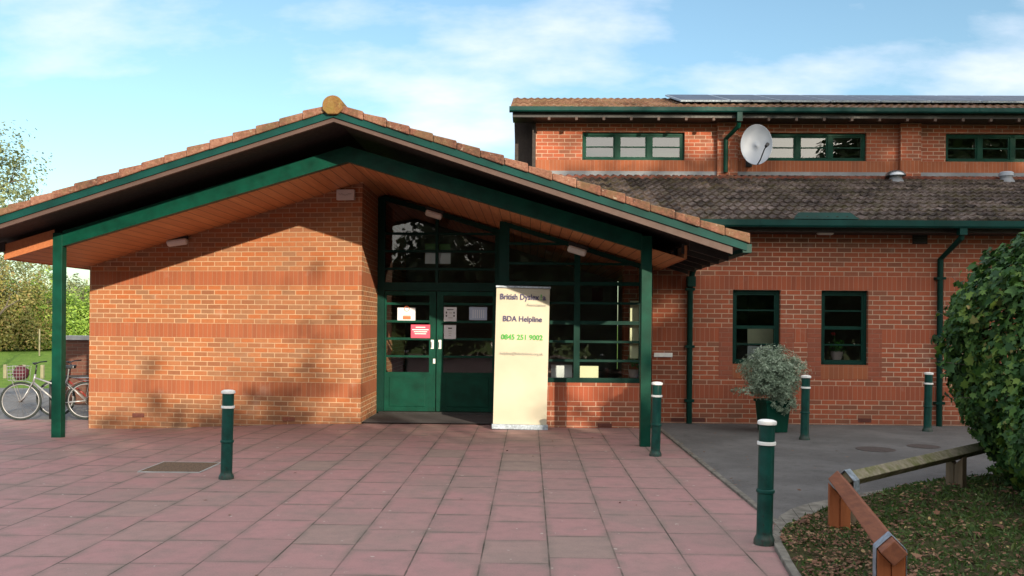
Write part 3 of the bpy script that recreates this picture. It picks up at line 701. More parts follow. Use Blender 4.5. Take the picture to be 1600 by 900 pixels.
for (px_, py_, Y, w_) in ((217, 649, 13.98, .2), (452, 655.5, 13.62, .2)):
    p = at(px_, py_, Y)
def airbrick(px_, py_, Y, parent, mat=None, dy=-.003):
    p = at(px_, py_, Y); m = MB().box((p.x - .105, Y + dy, p.z - .032), (p.x + .105, Y + .03, p.z + .032))
    for k in range(5): m.box((p.x - .09 + k * .038, Y + dy - .004, p.z - .022), (p.x - .068 + k * .038, Y + dy + .001, p.z + .022))
    m.build('air_brick', mat or M['airbrick'], parent)
def lwy(x): return 13.40 + (x + 2.57) / (-4.53) * .65
p = at(217, 649, 13.95); airbrick(217, 649, lwy(p.x) - .012, E); p = at(452, 655, 13.6); airbrick(452, 655, lwy(p.x) - .012, E, M['block'])
airbrick(945, 665, GW, E)

# ================================================================== MAIN BUILDING
B = thing('main_building', (7, 14, 0), 'two storey brick block with tiled lean-to roof and clerestory windows behind the entrance', 'building')
WIN = [(3.21, 3.96, .93, 2.10), (4.60, 5.335, .93, 2.10)]
walled(MB(), 1.5, 16, -.2, 3.12, MW, .28, WIN).build('ground_floor_wall', M['brick_main'], B)
# plain red quoins and soldier sills round the windows
for a, b, c, d in WIN:
    for x0_, x1_ in ((a - .215, a - .002), (b + .002, b + .215)):
        z = .705; qm = MB()
        while z < 1.49:
            h = .15; qm.box((x0_, MW - .004, z), (x1_, MW + .02, min(z + .15, 1.5))); z += .15
        qm.build('window_quoin', M['block'], B)
for a, b, c, d in WIN: MB().box((a - .002, MW - .005, .705), (b + .002, MW + .03, .93)).build('window_sill_course', M['soldier'], B)
def window(name, x0, x1, z0, z1, y, parent, mat, lights=1, bars=None, glass='glass', fw=.05):
    f = MB(); yy = y + .07
    f.box((x0, yy, z0), (x0 + fw, yy + .07, z1)); f.box((x1 - fw, yy, z0), (x1, yy + .07, z1))
    f.box((x0 + fw, yy, z1 - fw), (x1 - fw, yy + .07, z1)); f.box((x0 + fw, yy - .025, z0), (x1 - fw, yy + .07, z0 + fw * .9))
    W = (x1 - x0 - 2 * fw)
    for k in range(1, lights): xm_ = x0 + fw + W * k / lights; f.box((xm_ - .045, yy - .004, z0 + fw), (xm_ + .045, yy + .06, z1 - fw))
    wf = f.build(name, mat, parent, bevel=.003)
    # sashes
    for k in range(lights):
        a = x0 + fw + W * k / lights + (.045 if k else 0); b = x0 + fw + W * (k + 1) / lights - (.045 if k < lights - 1 else 0)
        s = MB(); t = .028
        zz0, zz1 = z0 + fw * .9, z1 - fw
        s.box((a, yy + .012, zz0), (a + t, yy + .05, zz1)); s.box((b - t, yy + .012, zz0), (b, yy + .05, zz1))
        s.box((a + t, yy + .012, zz1 - t), (b - t, yy + .05, zz1)); s.box((a + t, yy + .012, zz0), (b - t, yy + .05, zz0 + t))
        for (f_, h) in bars: zc = zz0 + (zz1 - zz0) * f_; s.box((a + t, yy + .014, zc - h), (b - t, yy + .048, zc + h))
        s.build('sash', mat, wf)
        MB().quad((a, yy + .03, zz0), (b, yy + .03, zz0), (b, yy + .03, zz1), (a, yy + .03, zz1)).build('pane', M[glass], wf)
    return wf
for a, b, c, d in WIN: window('window', a, b, c, d, MW, B, M['green_win'], 1, [(.25, .011), (.5, .026), (.75, .011)])
rm = MB()
rm.quad((2.2, 17.4, 0), (9, 17.4, 0), (9, 17.4, 2.9), (2.2, 17.4, 2.9)); rm.quad((2.2, MW + .3, 2.9), (9, MW + .3, 2.9), (9, 17.4, 2.9), (2.2, 17.4, 2.9))
rm.quad((4.3, MW + .3, 0), (4.3, 17.4, 0), (4.3, 17.4, 2.9), (4.3, MW + .3, 2.9)); rm.quad((2.2, MW + .3, 0), (2.2, 17.4, 0), (2.2, 17.4, 2.9), (2.2, MW + .3, 2.9))
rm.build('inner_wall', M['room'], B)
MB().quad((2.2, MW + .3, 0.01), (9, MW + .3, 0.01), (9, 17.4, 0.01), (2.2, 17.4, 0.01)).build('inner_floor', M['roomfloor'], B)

# tiled slopes
def tiles(name, mat, x0, x1, ye, ze, yr, zr, pitch_x, rows, parent, amp=.022, stepz=.03):
    n = int((x1 - x0) / pitch_x * 8); L_ = math.hypot(yr - ye, zr - ze); V = []; F = []
    dy = (yr - ye) / L_; dz = (zr - ze) / L_
    nrm = Vector((0, -dz, dy)); me = MB()
    r_ = random.Random(3)
    for r in range(rows):
        a = r / rows * L_; b = (r + 1) / rows * L_ + .03; off = .0 
        for i in range(n):
            pass
        xs_ = [x0 + (x1 - x0) * i / n for i in range(n + 1)]
        base_i = len(me.v)
        for t_, up in ((a, stepz), (b, .004)):
            for x in xs_:
                ph = (x / pitch_x) % 1.0
                h = amp * (0.5 + 0.5 * math.cos(2 * math.pi * ph)) ** 1.3
                hash_ = noise.noise(Vector((math.floor(x / (2 * pitch_x)) * 3.7, r * 5.1, 0)))
                q = Vector((x, ye + dy * t_, ze + dz * t_)) + nrm * (h + up + .006 * hash_); me.v.append(q)
        # front riser
        for x in xs_:
            q = Vector((x, ye + dy * a, ze + dz * a)) + nrm * (-.002); me.v.append(q)
        m_ = n + 1
        for i in range(n):
            if r_.random() < 0: continue
            me.f.append((base_i + i, base_i + i + 1, base_i + m_ + i + 1, base_i + m_ + i))
            me.f.append((base_i + 2*m_ + i, base_i + 2*m_ + i + 1, base_i + i + 1, base_i + i))
    return me.build(name, mat, parent)
LE, LZ = 13.42, 3.13        # lower eave
tiles('lower_roof', M['rooftile'], .12, 16, LE, LZ, UW, 4.50, .15, 13, B, .034, .042)
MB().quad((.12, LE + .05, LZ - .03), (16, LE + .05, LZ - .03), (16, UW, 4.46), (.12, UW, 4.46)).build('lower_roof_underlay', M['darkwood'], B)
tiles('top_course', M['redtile'], .5, 16, UW - .40, 4.37, UW - .10, 4.475, .15, 1, B, .03, .065)
# eaves: gutter, fascia, soffit
def gutter(name, x0, x1, y, z, parent, r=.06, mat=None):
    m = MB(); pr = [(y - r, z + .01), (y - r, z - r * 1.0), (y - r * .75, z - r * 1.35), (y + r, z - r * 1.35), (y + r, z + .01)]
    pr2 = [(y + r - .008, z + .01), (y + r - .008, z - r * 1.35 + .008), (y - r * .7, z - r * 1.35 + .008), (y - r + .008, z - r), (y - r + .008, z + .01)]
    full = pr + pr2
    m.hexa([(x0, yy, zz_) for yy, zz_ in full], [(x1, yy, zz_) for yy, zz_ in full])
    k = x0 + 1.2
    while k < x1: m.box((k - .03, y - r - .006, z - r), (k + .03, y - r + .004, z + .014)); k += 2.6
    m.build(name, mat or M['green_lt'], parent)
gutter('gutter', 2.3, 16, LE - .04, LZ + .0, B, .075)
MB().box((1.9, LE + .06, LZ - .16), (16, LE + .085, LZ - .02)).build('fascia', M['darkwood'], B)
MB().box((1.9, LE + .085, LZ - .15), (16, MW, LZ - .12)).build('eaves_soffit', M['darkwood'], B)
# raised green guard on the gutter
MB().hexa([(4.0, LE - .04, LZ + .03), (4.98, LE - .04, LZ + .03), (4.98, LE + .04, LZ + .05), (4.0, LE + .04, LZ + .05)],
          [(4.08, LE + .02, LZ + .135), (4.86, LE + .02, LZ + .135), (4.86, LE + .05, LZ + .135), (4.08, LE + .05, LZ + .135)]).build('gutter_guard', M['green_lt'], B)
# downpipes
def pipe(pts, parent, r=.042, mat='green_win', name='downpipe'):
    o = MB().tube(pts, r, 12).build(name, M[mat], parent, smooth='auto')
    return o
p0 = at(1503, 358, LE - .03); p1 = at(1470, 405, MW - .08)
MB().box((p0.x - .055, LE - .09, LZ - .2), (p0.x + .055, LE + .02, LZ - .04)).build('gutter_outlet', M['green_lt'], B)
dp = pipe([(p0.x, LE - .03, LZ - .1), (p0.x, LE - .02, LZ - .24), (p1.x, MW - .07, p1.z), (p1.x, MW - .07, -.02)], B, .045)
for z in (.35, 1.4, 2.3): MB().box((p1.x - .07, MW - .12, z - .02), (p1.x + .07, MW, z + .02)).build('pipe_bracket', M['green_win'], dp)
p1 = at(1078, 500, MW - .07)
dp = pipe([(p1.x + .06, MW - .3, 2.5), (p1.x + .03, MW - .12, 2.38), (p1.x, MW - .07, 2.2), (p1.x, MW - .07, -.02)], B, .045)
for z in (.35, 1.2, 2.1): MB().box((p1.x - .07, MW - .12, z - .02), (p1.x + .07, MW, z + .02)).build('pipe_bracket', M['green_win'], dp)
MB().box((p1.x - .06, MW - .17, 2.14), (p1.x + .07, MW - .03, 2.30)).build('hopper', M['green_win'], dp)
for a, b in ((1351, 657), (1059, 656), (1091, 656)): airbrick(a, b, MW, B)
p = at(1437, 371, MW); v_ = MB().box((p.x - .115, MW - .02, p.z - .105), (p.x + .115, MW + .01, p.z + .105)); v_.build('wall_vent', M['darkwood'], B)
v_ = MB()
for k in range(5): v_.box((p.x - .09, MW - .032, p.z - .08 + k * .036), (p.x + .09, MW - .018, p.z - .062 + k * .036))
v_.build('vent_slats', M['black'], B)

# upper storey
UWIN = [(1.03, 3.07, 4.825, 5.385), (4.63, 6.67, 4.825, 5.385), (8.23, 10.27, 4.825, 5.385)]
walled(MB(), .10, 16, 4.2, 5.75, UW, .28, UWIN).build('upper_wall', M['brick_upper'], B)
MB().box((.10, UW + .28, 4.2), (.38, 23.0, 5.75)).build('upper_side_wall', M['brick_upper'], B)
for a, b, c, d in UWIN: window('clerestory_window', a, b, c, d, UW, B, M['green'], 3, [(.5, .012)], 'glass_up', .055)
MB().box((.4, UW + 1.2, 4.3), (16, UW + 1.25, 5.7)).build('upper_room_wall', M['room'], B)
for a in (3.70, 7.30, 10.9): MB().box((a, UW - .11, 4.3), (a + .40, UW - .001, 5.6)).build('brick_pilaster', M['brick_upper'], B)
MB().box((-.33, UW + .5, 4.0), (.10, UW + 3.5, 5.75)).build('timber_cladding', M['darkwood'], B)
MB().box((.03, UW - .05, 4.2), (.097, UW + .02, 5.7)).build('corner_post', M['darkwood'], B)
MB().box((.10, UW - .03, 4.475), (16, UW - .002, 4.60)).build('flashing_upstand', M['lead'], B)
MB().hexa([(.10, UW - .13, 4.475), (16, UW - .13, 4.475), (16, UW - .03, 4.50), (.10, UW - .03, 4.50)], [(.10, UW - .13, 4.487), (16, UW - .13, 4.487), (16, UW - .03, 4.515), (.10, UW - .03, 4.515)]).build('lead_flashing', M['lead'], B)
UE, UZ = 17.02, 5.72
tiles('upper_roof', M['rooftile_up'], -.40, 16, UE, UZ, 20.1, 6.68, .15, 9, B)
MB().hexa([(-.40, UE + .04, UZ - .05), (16, UE + .04, UZ - .05), (16, 20.1, 6.63), (-.40, 20.1, 6.63)], [(-.40, UE + .04, UZ - .01), (16, UE + .04, UZ - .01), (16, 20.1, 6.67), (-.40, 20.1, 6.67)]).build('upper_roof_deck', M['darkwood'], B)
MB().quad((-.40, 20.1, 6.67), (16, 20.1, 6.67), (16, 23.2, 5.7), (-.40, 23.2, 5.7)).build('rear_roof', M['rooftile_up'], B)
gutter('upper_gutter', -.42, 16, UE - .04, UZ - .005, B, .062)
MB().box((-.36, UE + .1, UZ - .16), (16, UW, UZ - .13)).build('upper_soffit', M['black'], B)
MB().box((-.36, UE + .05, UZ - .17), (16, UE + .075, UZ - .05)).build('upper_fascia', M['black'], B)
for k in range(30):
    x = .35 + .53 * k
    if x > 15: break
    MB().box((x - .024, UE + .02, UZ - .225), (x + .024, UE + .10, UZ - .165)).build('rafter_end', M['barge'], B)
px_ = 4.04
MB().box((3.955, UE - .09, UZ - .26), (4.055, UE + .03, UZ - .06)).build('upper_outlet', M['green_lt'], B)
pipe([(4.0, UE - .03, UZ - .28), (4.0, UE + .0, UZ - .34), (3.85, UW - .17, 5.22), (3.85, UW - .17, 4.56)], B, .045, 'green')
# solar panels: each a thing
PSL = (6.68 - UZ) / (20.1 - UE)
def rp_(x, d, up):       # point on upper roof d metres up slope
    L_ = math.hypot(20.1 - UE, 6.68 - UZ); return Vector((x, UE + (20.1 - UE) * d / L_, UZ + (6.68 - UZ) * d / L_)) + Vector((0, -(6.68 - UZ) / L_, (20.1 - UE) / L_)) * up
sp0 = thing('solar_panel', rp_(3.0, .6, .06), 'first solar panel at the left end of the roof row', 'solar panel', 'solar panels on the upper roof')
def panel_mb(x0, x1, i0, i1, u0, u1):
    o = rp_(3.0, .6, .06); q = lambda x, d, u: rp_(x, d, u) - o + Vector((0, 0, 0))
    return MB().hexa([q(x0, i0, u0), q(x1, i0, u0), q(x1, i1, u0), q(x0, i1, u0)], [q(x0, i0, u1), q(x1, i0, u1), q(x1, i1, u1), q(x0, i1, u1)])
panel_mb(3.0, 3.98, .75, 2.9, .085, .12).build('panel_frame', M['metal'], sp0, local=True)
panel_mb(3.03, 3.95, .78, 2.87, .118, .124).build('panel_glass', M['solar'], sp0, local=True)
for k in range(1, 12):
    c_ = copy_tree(sp0); c_.location.x += k * 1.0
    c_['label'] = ['', 'second', 'third', 'fourth', 'fifth', 'sixth', 'seventh', 'eighth', 'ninth', 'tenth', 'eleventh', 'twelfth'][k] + ' solar panel from the left along the roof row'

# ------------------------------------------------------------------ roof vents, dish
for i, (px_, py_, lab) in enumerate(((1399, 292, 'domed metal roof vent on the tiles left of the other vent'), (1572, 292, 'squat grey roof vent on the tiles at the far right'))):
    Y = 17.05; p = at(px_, py_, Y); z = LZ + (Y - LE) * (4.5 - LZ) / (UW - LE) + .02
    t = thing('roof_vent', (p.x, Y, z), lab, 'roof vent', 'roof vents on the lower roof')
    MB().lathe([(.17, -.05), (.14, .02), (.11, .06), (.11, .10)], n=20).build('vent_base', M['lead'], t, local=True, smooth='auto')
    if i == 0: MB().lathe([(.16, .09), (.19, .10), (.185, .13), (.14, .18), (.07, .205), (.01, .21)], n=24).build('vent_cowl', M['steel'], t, local=True, smooth='auto')
    else: MB().lathe([(.11, .09), (.13, .11), (.13, .17), (.10, .19), (.01, .20)], n=24).build('vent_cowl', M['dish'], t, local=True, smooth='auto')
dc = at(1182, 226, 17.12)
D = thing('satellite_dish', (dc.x, dc.y, dc.z), 'large pale grey satellite dish on the upper wall by the pilaster', 'satellite dish')
dmb = MB(); n = 40; prof = [(0, .085), (.1, .08), (.18, .062), (.25, .035), (.295, .0), (.302, -.006)]
b0 = 0
for r, d in prof:
    for k in range(n): a = 2*math.pi*k/n; dmb.v.append(Vector((r * math.cos(a), d, r * math.sin(a) * 1.33)))
m_ = len(prof)
for i in range(m_-1):
    for k in range(n): k2 = (k+1) % n; dmb.f.append((i*n+k, i*n+k2, (i+1)*n+k2, (i+1)*n+k))
dob = dmb.build('dish', M['dish'], D, local=True, smooth=True); so_ = dob.modifiers.new('s', 'SOLIDIFY'); so_.thickness = .006
MB().tube([(.02, 0, -.39), (.05, -.25, -.36), (.10, -.48, -.22), (.14, -.52, -.16)], .012, 8).build('feed_arm', M['black'], D, local=True, smooth=True)
MB().tube([(.12, -.54, -.185), (.16, -.49, -.125)], [.028, .034], 12).build('receiver', M['black'], D, local=True)
MB().tube([(-.05, .10, -.1), (-.1, .30, -.1), (-.1, .46, -.2)], .02, 8).box((-.16, .44, -.32), (-.04, .47, -.08)).build('wall_bracket', M['black'], D, local=True)
D.rotation_euler = (R(-4), 0, R(-9))

# ------------------------------------------------------------------ lamps
def bulkhead(px_, py_, Y, slope_, lab, w_=.34):
    p = at(px_, py_, Y); t = thing('bulkhead_lamp', p, lab, 'lamp', 'bulkhead lamps under the eaves')
    MB().box((-w_/2, -.02, .0), (w_/2, .07, .06)).build('lamp_base', M['black'], t, local=True, bevel=.01)
    m = MB(); pr = []
    for k in range(9): a = math.pi * k / 8; pr.append((.075 * math.cos(a) + .02, -.10 * math.sin(a) + .0))
    m.hexa([(-w_/2 + .01, y, z) for y, z in pr], [(w_/2 - .01, y, z) for y, z in pr]); m.build('diffuser', M['lampglass'], t, local=True, bevel=.03)
    t.rotation_euler = (0, slope_, 0); return t
bulkhead(276, 374, 13.72, -R(8), 'white bulkhead lamp on the soffit above the left brick wall')
bulkhead(679, 331, 14.3, R(16.8), 'pale bulkhead lamp on the soffit over the entrance doors', .3)
bulkhead(903, 387, 12.95, R(16.8), 'pale bulkhead lamp on the soffit right of the banner', .3)
bulkhead(1290, 357, 13.7, 0, 'slim pale bulkhead lamp under the gutter of the main building', .28)

# ------------------------------------------------------------------ text helper
def text_mesh(s, size, loc, mat, name, parent, align='CENTER', rot=(R(90), 0, 0), ext=.0008, sx=1.0, bold=0.0, local=True):
    cu = bpy.data.curves.new('t', 'FONT'); cu.body = s; cu.size = size; cu.align_x = align; cu.align_y = 'CENTER'; cu.extrude = ext; cu.offset = bold; cu.resolution_u = 3
    o = bpy.data.objects.new('t', cu); COL.objects.link(o)
    dg = bpy.context.evaluated_depsgraph_get(); dg.update()
    me = bpy.data.meshes.new_from_object(o.evaluated_get(dg)); bpy.data.objects.remove(o); me.name = name
    me.materials.clear(); me.materials.append(mat)
    me.transform(Euler(rot).to_matrix().to_4x4() @ Matrix.Diagonal((sx, 1, 1, 1)))
    ob = bpy.data.objects.new(name, me); COL.objects.link(ob); ob.parent = parent; ob.location = loc; return ob

# plaque high on the brick wall, small sign by the downpipe
p = at(540.5, 304.5, 13.38); t = thing('wall_plaque', (p.x, 13.38, p.z), 'small pale plaque with dark script high on the left brick wall', 'sign')
t.rotation_euler = (0, 0, math.atan2(-.65, 4.53))
MB().box((-.14, -.035, -.08), (.14, .03, .08)).build('plate', M['lampglass'], t, local=True, bevel=.006)
sc_ = []; 
for i in range(60): u = i / 59; sc_.append((-.10 + .2 * u, -.038, .012 * math.sin(u * 34) * (1 - .4 * u) + .01 * math.sin(u * 9)))
MB().tube(sc_, .003, 5).build('script_mark', M['greyink'], t, local=True)
p = at(1036, 554.5, MW); t = thing('wall_sign', (p.x, MW, p.z), 'narrow white sign strip on the brick beside the right canopy post', 'sign')
MB().box((-.145, -.03, -.033), (.145, -.001, .033)).build('plate', M['white'], t, local=True, bevel=.003)

# notices on the doors
def notice(px0, py0, px1, py1, mat, lab, parts, name='notice'):
    Y = DW + .005; a = at(px0, py1, Y); b = at(px1, py0, Y); cx, cz = (a.x + b.x) / 2, (a.z + b.z) / 2; w_, h_ = (b.x - a.x), (b.z - a.z)
    t = thing(name, (cx, Y, cz), lab, 'notice', 'notices taped inside the door glass')
    MB().box((-w_/2, .0, -h_/2), (w_/2, .003, h_/2)).build('sheet', mat, t, local=True)
    for (x0_, z0_, x1_, z1_, mt) in parts:
        MB().box((x0_ * w_/2, -.002, z0_ * h_/2), (x1_ * w_/2, -.0004, z1_ * h_/2)).build('print', M[mt], t, local=True)
    return t, w_, h_
t, w_, h_ = notice(621, 481, 649, 500.5, M['paper'], 'white notice with orange print on the left door', [(-.4, -.85, .5, -.3, 'orangeink'), (-.35, -.2, .45, -.12, 'orangeink')])
MB().torus((.02 * w_, -.002, .42 * h_), .042, .005).build('print_ring', M['orangeink'], t, local=True)
rows_ = [(-.5, .55, .5, .68), (-.85, .18, .85, .33), (-.7, -.12, .7, 0), (-.6, -.42, .6, -.3)]
t, w_, h_ = notice(642, 507.5, 672, 528, M['pink'], 'bright pink notice with white lines on the left door', [(a, b, c, d, 'white') for a, b, c, d in rows_])
notice(693.5, 480, 713.5, 502, M['paper'], 'upper white notice with print on the right door', [(-.5, .6, .5, .7, 'ink'), (-.7, .1, -.5, .35, 'ink'), (.5, .1, .7, .35, 'ink'), (-.7, -.35, -.5, -.1, 'ink'), (-.2, .15, .3, .22, 'greyink'), (.5, -.35, .7, -.1, 'ink'), (-.3, -.55, .4, -.48, 'greyink')])
notice(693.5, 508, 712.5, 529.5, M['paper'], 'lower white notice with a dark heading on the right door', [(-.3, .45, .35, .62, 'ink'), (-.3, .1, .3, .16, 'greyink'), (-.2, -.2, .25, -.14, 'greyink'), (-.2, -.5, .2, -.44, 'greyink')])
notice(733, 480, 761, 500, M['paper_blue'], 'bluish notice at the outer edge of the right door', [(-.6 + .24 * k, -.7, -.52 + .24 * k, .6, 'paper') for k in range(6)])

# ------------------------------------------------------------------ roller banner
bb = at(812, 664, 12.95)
BN = thing('roller_banner', (bb.x, 12.95, g_(0)), 'tall cream roller banner with helpline lettering leaning right of the doors', 'banner')
H = 2.03; W_ = .79
def banner_mat():
    g = NG('banner_cloth', 0.45, 0.4); nz = g.noise(g.obj, 1.4, 3); g.base(g.mix(g.rmp(nz, .35, .65), (0.42, 0.385, 0.295), (0.49, 0.45, 0.35)))
    return g.m
M['banner'] = banner_mat()
cl = MB(); nx, nz_ = 14, 30
for i in range(nx):
    for j in range(nz_):
        def P(u, v):
            x = (u - .5) * W_; z = .07 + v * H; y = .003 * math.sin(u * 5 + v * 2) + .003 * math.sin(v * 7 + 1.5 * u) + .006 * (abs(u - .5) * 2) ** 2
            return (x, y + .0 , z)
        cl.quad(P(i/nx, j/nz_), P((i+1)/nx, j/nz_), P((i+1)/nx, (j+1)/nz_), P(i/nx, (j+1)/nz_))
clo = cl.build('banner_sheet', M['banner'], BN, local=True, smooth=True)
MB().box((-W_/2 - .01, -.03, H + .055), (W_/2 + .01, .03, H + .085)).build('top_rail', M['metal'], BN, local=True, bevel=.004)
MB().box((-W_/2 - .02, -.06, .0), (W_/2 + .02, .12, .075)).build('base_cassette', M['metal'], BN, local=True, bevel=.01)
MB().tube([(0, .06, .05), (0, .05, H + .06)], .012, 8).build('support_pole', M['metal'], BN, local=True)
zt_ = .07 + H
def bt(s, size, x, dz, mat, al='CENTER', bold=0.0, sx=1.0): text_mesh(s, size, (x, -.013, zt_ - dz), M[mat], 'lettering', BN, al, sx=sx, bold=bold)
bt('British Dyslex', .118, -.34, .150, 'navy', 'LEFT', .0020, .86); bt('!', .118, .252, .150, 'greenink', 'LEFT', .0020); bt('a', .118, .288, .150, 'navy', 'LEFT', .0020)
bt('Association', .062, .345, .262, 'greyink', 'RIGHT')
bt('BDA Helpline', .112, .0, .475, 'navy', 'CENTER', .0022, .93); bt('0845 251 9002', .105, .0, .745, 'greenink', 'CENTER', .0022, .97)
bt('helpline@bdadyslexia.org.uk', .058, .0, .985, 'greyink', 'CENTER', .0, .95)
BN.rotation_euler = (R(-1.2), R(1.0), R(2))

# ------------------------------------------------------------------ items inside the windows
def sheet_thing(name, px0, py0, px1, py1, Y, mat, lab, cat, depth=.02):
    a = at(px0, py1, Y); b = at(px1, py0, Y)
    o = MB().box((a.x, Y, a.z), (b.x, Y + depth, b.z)).build(name, mat); tag(o, lab, cat); return o
sheet_thing('paper_sheet', 861, 570, 894, 591.5, GW + .30, M['paper'], 'grey-white paper propped in the bottom pane just right of the banner', 'paper', .005)
sheet_thing('picture_frame', 906, 572, 935, 592, GW + .30, M['blind'], 'pale picture with a bird-like stroke in the bottom window pane', 'picture', .01)
sheet_thing('curtain', 984, 470, 999, 560, GW + .22, M['blind'], 'pale curtain strip at the right end of the entrance glazing', 'curtain', .03)
sheet_thing('green_poster', 664, 381, 704, 390, DW + .075, M['leaf_house'], 'green paper strip fixed behind the fanlight glass', 'poster', .003)
sheet_thing('wall_poster', 664, 395, 704, 412, DW + .075, M['paper'], 'grey paper below the green strip behind the fanlight glass', 'poster', .003)
sheet_thing('red_poster', 925, 450, 942, 470, 16.6, M['maroon'], 'small maroon poster behind the entrance glazing', 'poster')
p = at(925, 592, 15.2)
dsk = thing('reception_desk', (p.x, 15.4, 0), 'dark reception desk seen through the entrance glazing', 'desk')
MB().box((-1.0, -.35, .70), (.7, .35, .74)).build('desk_top', M['barge'], dsk, local=True); MB().box((-.95, .3, 0), (.65, .33, .7)).build('modesty_panel', M['room'], dsk, local=True)
for sx_ in (-.95, .62): MB().box((sx_, -.3, 0), (sx_ + .04, .3, .7)).build('leg', M['room'], dsk, local=True)
bl = at(1193, 535, MW + .5); o = sheet_thing('window_blind', 1168, 513, 1210, 538, MW + .9, M['blind'], 'yellowish lit shelf unit seen in the left ground floor window', 'shelf')
sheet_thing('paper_box', 1168, 541, 1212, 566, MW + .8, M['paper'], 'pale box behind the left ground floor window', 'box')
# potted flower on the sill of the right window
fpot = at(1307, 562, MW + .36); t = thing('potted_geranium', (fpot.x, MW + .36, .98), 'pale pot with red flowering plant inside the right ground floor window', 'potted plant')
MB().lathe([(.06, 0), (.085, .06), (.10, .14), (.105, .15), (.09, .15)], n=20).build('pot', M['terracotta'], t, local=True, smooth='auto')
MB().box((fpot.x - .5, MW + .28, .955), (fpot.x + .5, MW + .5, .978)).build('inner_window_sill', M['room'], B)

# ------------------------------------------------------------------ foliage helpers
LEAF = {'oval': [(0, -.5), (.26, -.15), (.22, .22), (0, .5), (-.22, .22), (-.26, -.15)],
        'quad': [(-.35, -.5), (.35, -.5), (.3, .5), (-.3, .5)],
        'slim': [(0, -.5), (.13, 0), (0, .5), (-.13, 0)],
        'maple': [(0, -.42), (.16, -.30), (.46, -.34), (.36, -.08), (.50, .16), (.22, .16), (.0, .52), (-.22, .16), (-.50, .16), (-.36, -.08), (-.46, -.34), (-.16, -.30)]}
def leaves(P, Nrm, size, shape, name, mat, parent, seed=1, local=False):
    r = np.random.default_rng(seed); P = np.asarray(P, float); n = len(P); Nn = np.asarray(Nrm, float)
    Nn = Nn + r.normal(0, .55, (n, 3)); Nn /= np.linalg.norm(Nn, axis=1)[:, None] + 1e-9
    T = np.cross(Nn, r.normal(0, 1, (n, 3))); T /= np.linalg.norm(T, axis=1)[:, None] + 1e-9; Bt = np.cross(Nn, T)
    S = size * r.uniform(.6, 1.3, n) if np.isscalar(size) else size
    sh = np.array(LEAF[shape]); k = len(sh)
    curl = (sh[:, 0] ** 2 * -.6)
    V = P[:, None, :] + S[:, None, None] * (sh[None, :, 0, None] * T[:, None, :] + sh[None, :, 1, None] * Bt[:, None, :] + curl[None, :, None] * Nn[:, None, :])
    V = V.reshape(-1, 3)
    if parent is not None and not local: V = V - np.array(wl(parent))
    me = bpy.data.meshes.new(name); me.vertices.add(n * k); me.vertices.foreach_set('co', V.astype('f').ravel())
    me.loops.add(n * k); me.loops.foreach_set('vertex_index', np.arange(n * k, dtype='i'))
    me.polygons.add(n); me.polygons.foreach_set('loop_start', np.arange(n, dtype='i') * k); me.polygons.foreach_set('loop_total', np.full(n, k, 'i'))
    me.update(calc_edges=True); me.validate(); me.materials.append(mat)
    o = bpy.data.objects.new(name, me); COL.objects.link(o); o.parent = parent; return o
def lump(d, seed, f=1.6, amp=.25):
    return 1 + amp * noise.fractal(Vector((d[0] * f + seed, d[1] * f - seed, d[2] * f + 2 * seed)), 1.0, 2.0, 4)
def crown_pts(c, rad, n, seed, shell=.45, amp=.3, f=1.7, zmin=None, clumps=0, csize=.3):
    r = np.random.default_rng(seed); P = []; Q = []
    cl_ = []
    if clumps:
        for _ in range(clumps):
            d = r.normal(0, 1, 3); d /= np.linalg.norm(d); rr = (1 - shell * r.random() ** 1.6) * lump(d, seed, f, amp); cl_.append(d * rr)
    while len(P) < n:
        if clumps:
            b = cl_[r.integers(clumps)]; q = b + r.normal(0, csize, 3) * .5; d = q / (np.linalg.norm(q) + 1e-6)
        else:
            d = r.normal(0, 1, 3); d /= np.linalg.norm(d); q = d * (1 - shell * r.random() ** 1.5) * lump(d, seed, f, amp)
        p = (c[0] + q[0] * rad[0], c[1] + q[1] * rad[1], c[2] + q[2] * rad[2])
        if zmin is not None and p[2] < zmin: continue
        P.append(p); Q.append((d[0], d[1], d[2] + .35))
    return P, Q
def limbs(mb, base, top, spread, n, r0, seed, th=.5):
    rr = random.Random(seed); base = Vector(base); top = Vector(top)
    tr = [base.lerp(top, k / 5) + Vector((rr.uniform(-1, 1), rr.uniform(-1, 1), 0)) * .06 * spread * (k > 0) for k in range(6)]
    mb.tube(tr, [r0 * (1 - .13 * k) for k in range(6)], 8)
    for i in range(n):
        s = tr[0].lerp(tr[5], th + (1 - th) * i / n); a = i * 2.4 + rr.random(); e = Vector((math.cos(a), math.sin(a), rr.uniform(.2, 1.1))).normalized() * spread * rr.uniform(.6, 1.0)
        m1 = s + e * .5 + Vector((0, 0, .1 * spread)); mb.tube([s, m1, s + e], [r0 * .45, r0 * .28, r0 * .08], 6)
        for q in range(2):
            e2 = (e.normalized() + Vector((rr.uniform(-1, 1), rr.uniform(-1, 1), rr.uniform(-.2, .8))) * .8).normalized() * spread * .45
            mb.tube([m1, m1 + e2 * .5, m1 + e2], [r0 * .22, r0 * .14, r0 * .04], 5)
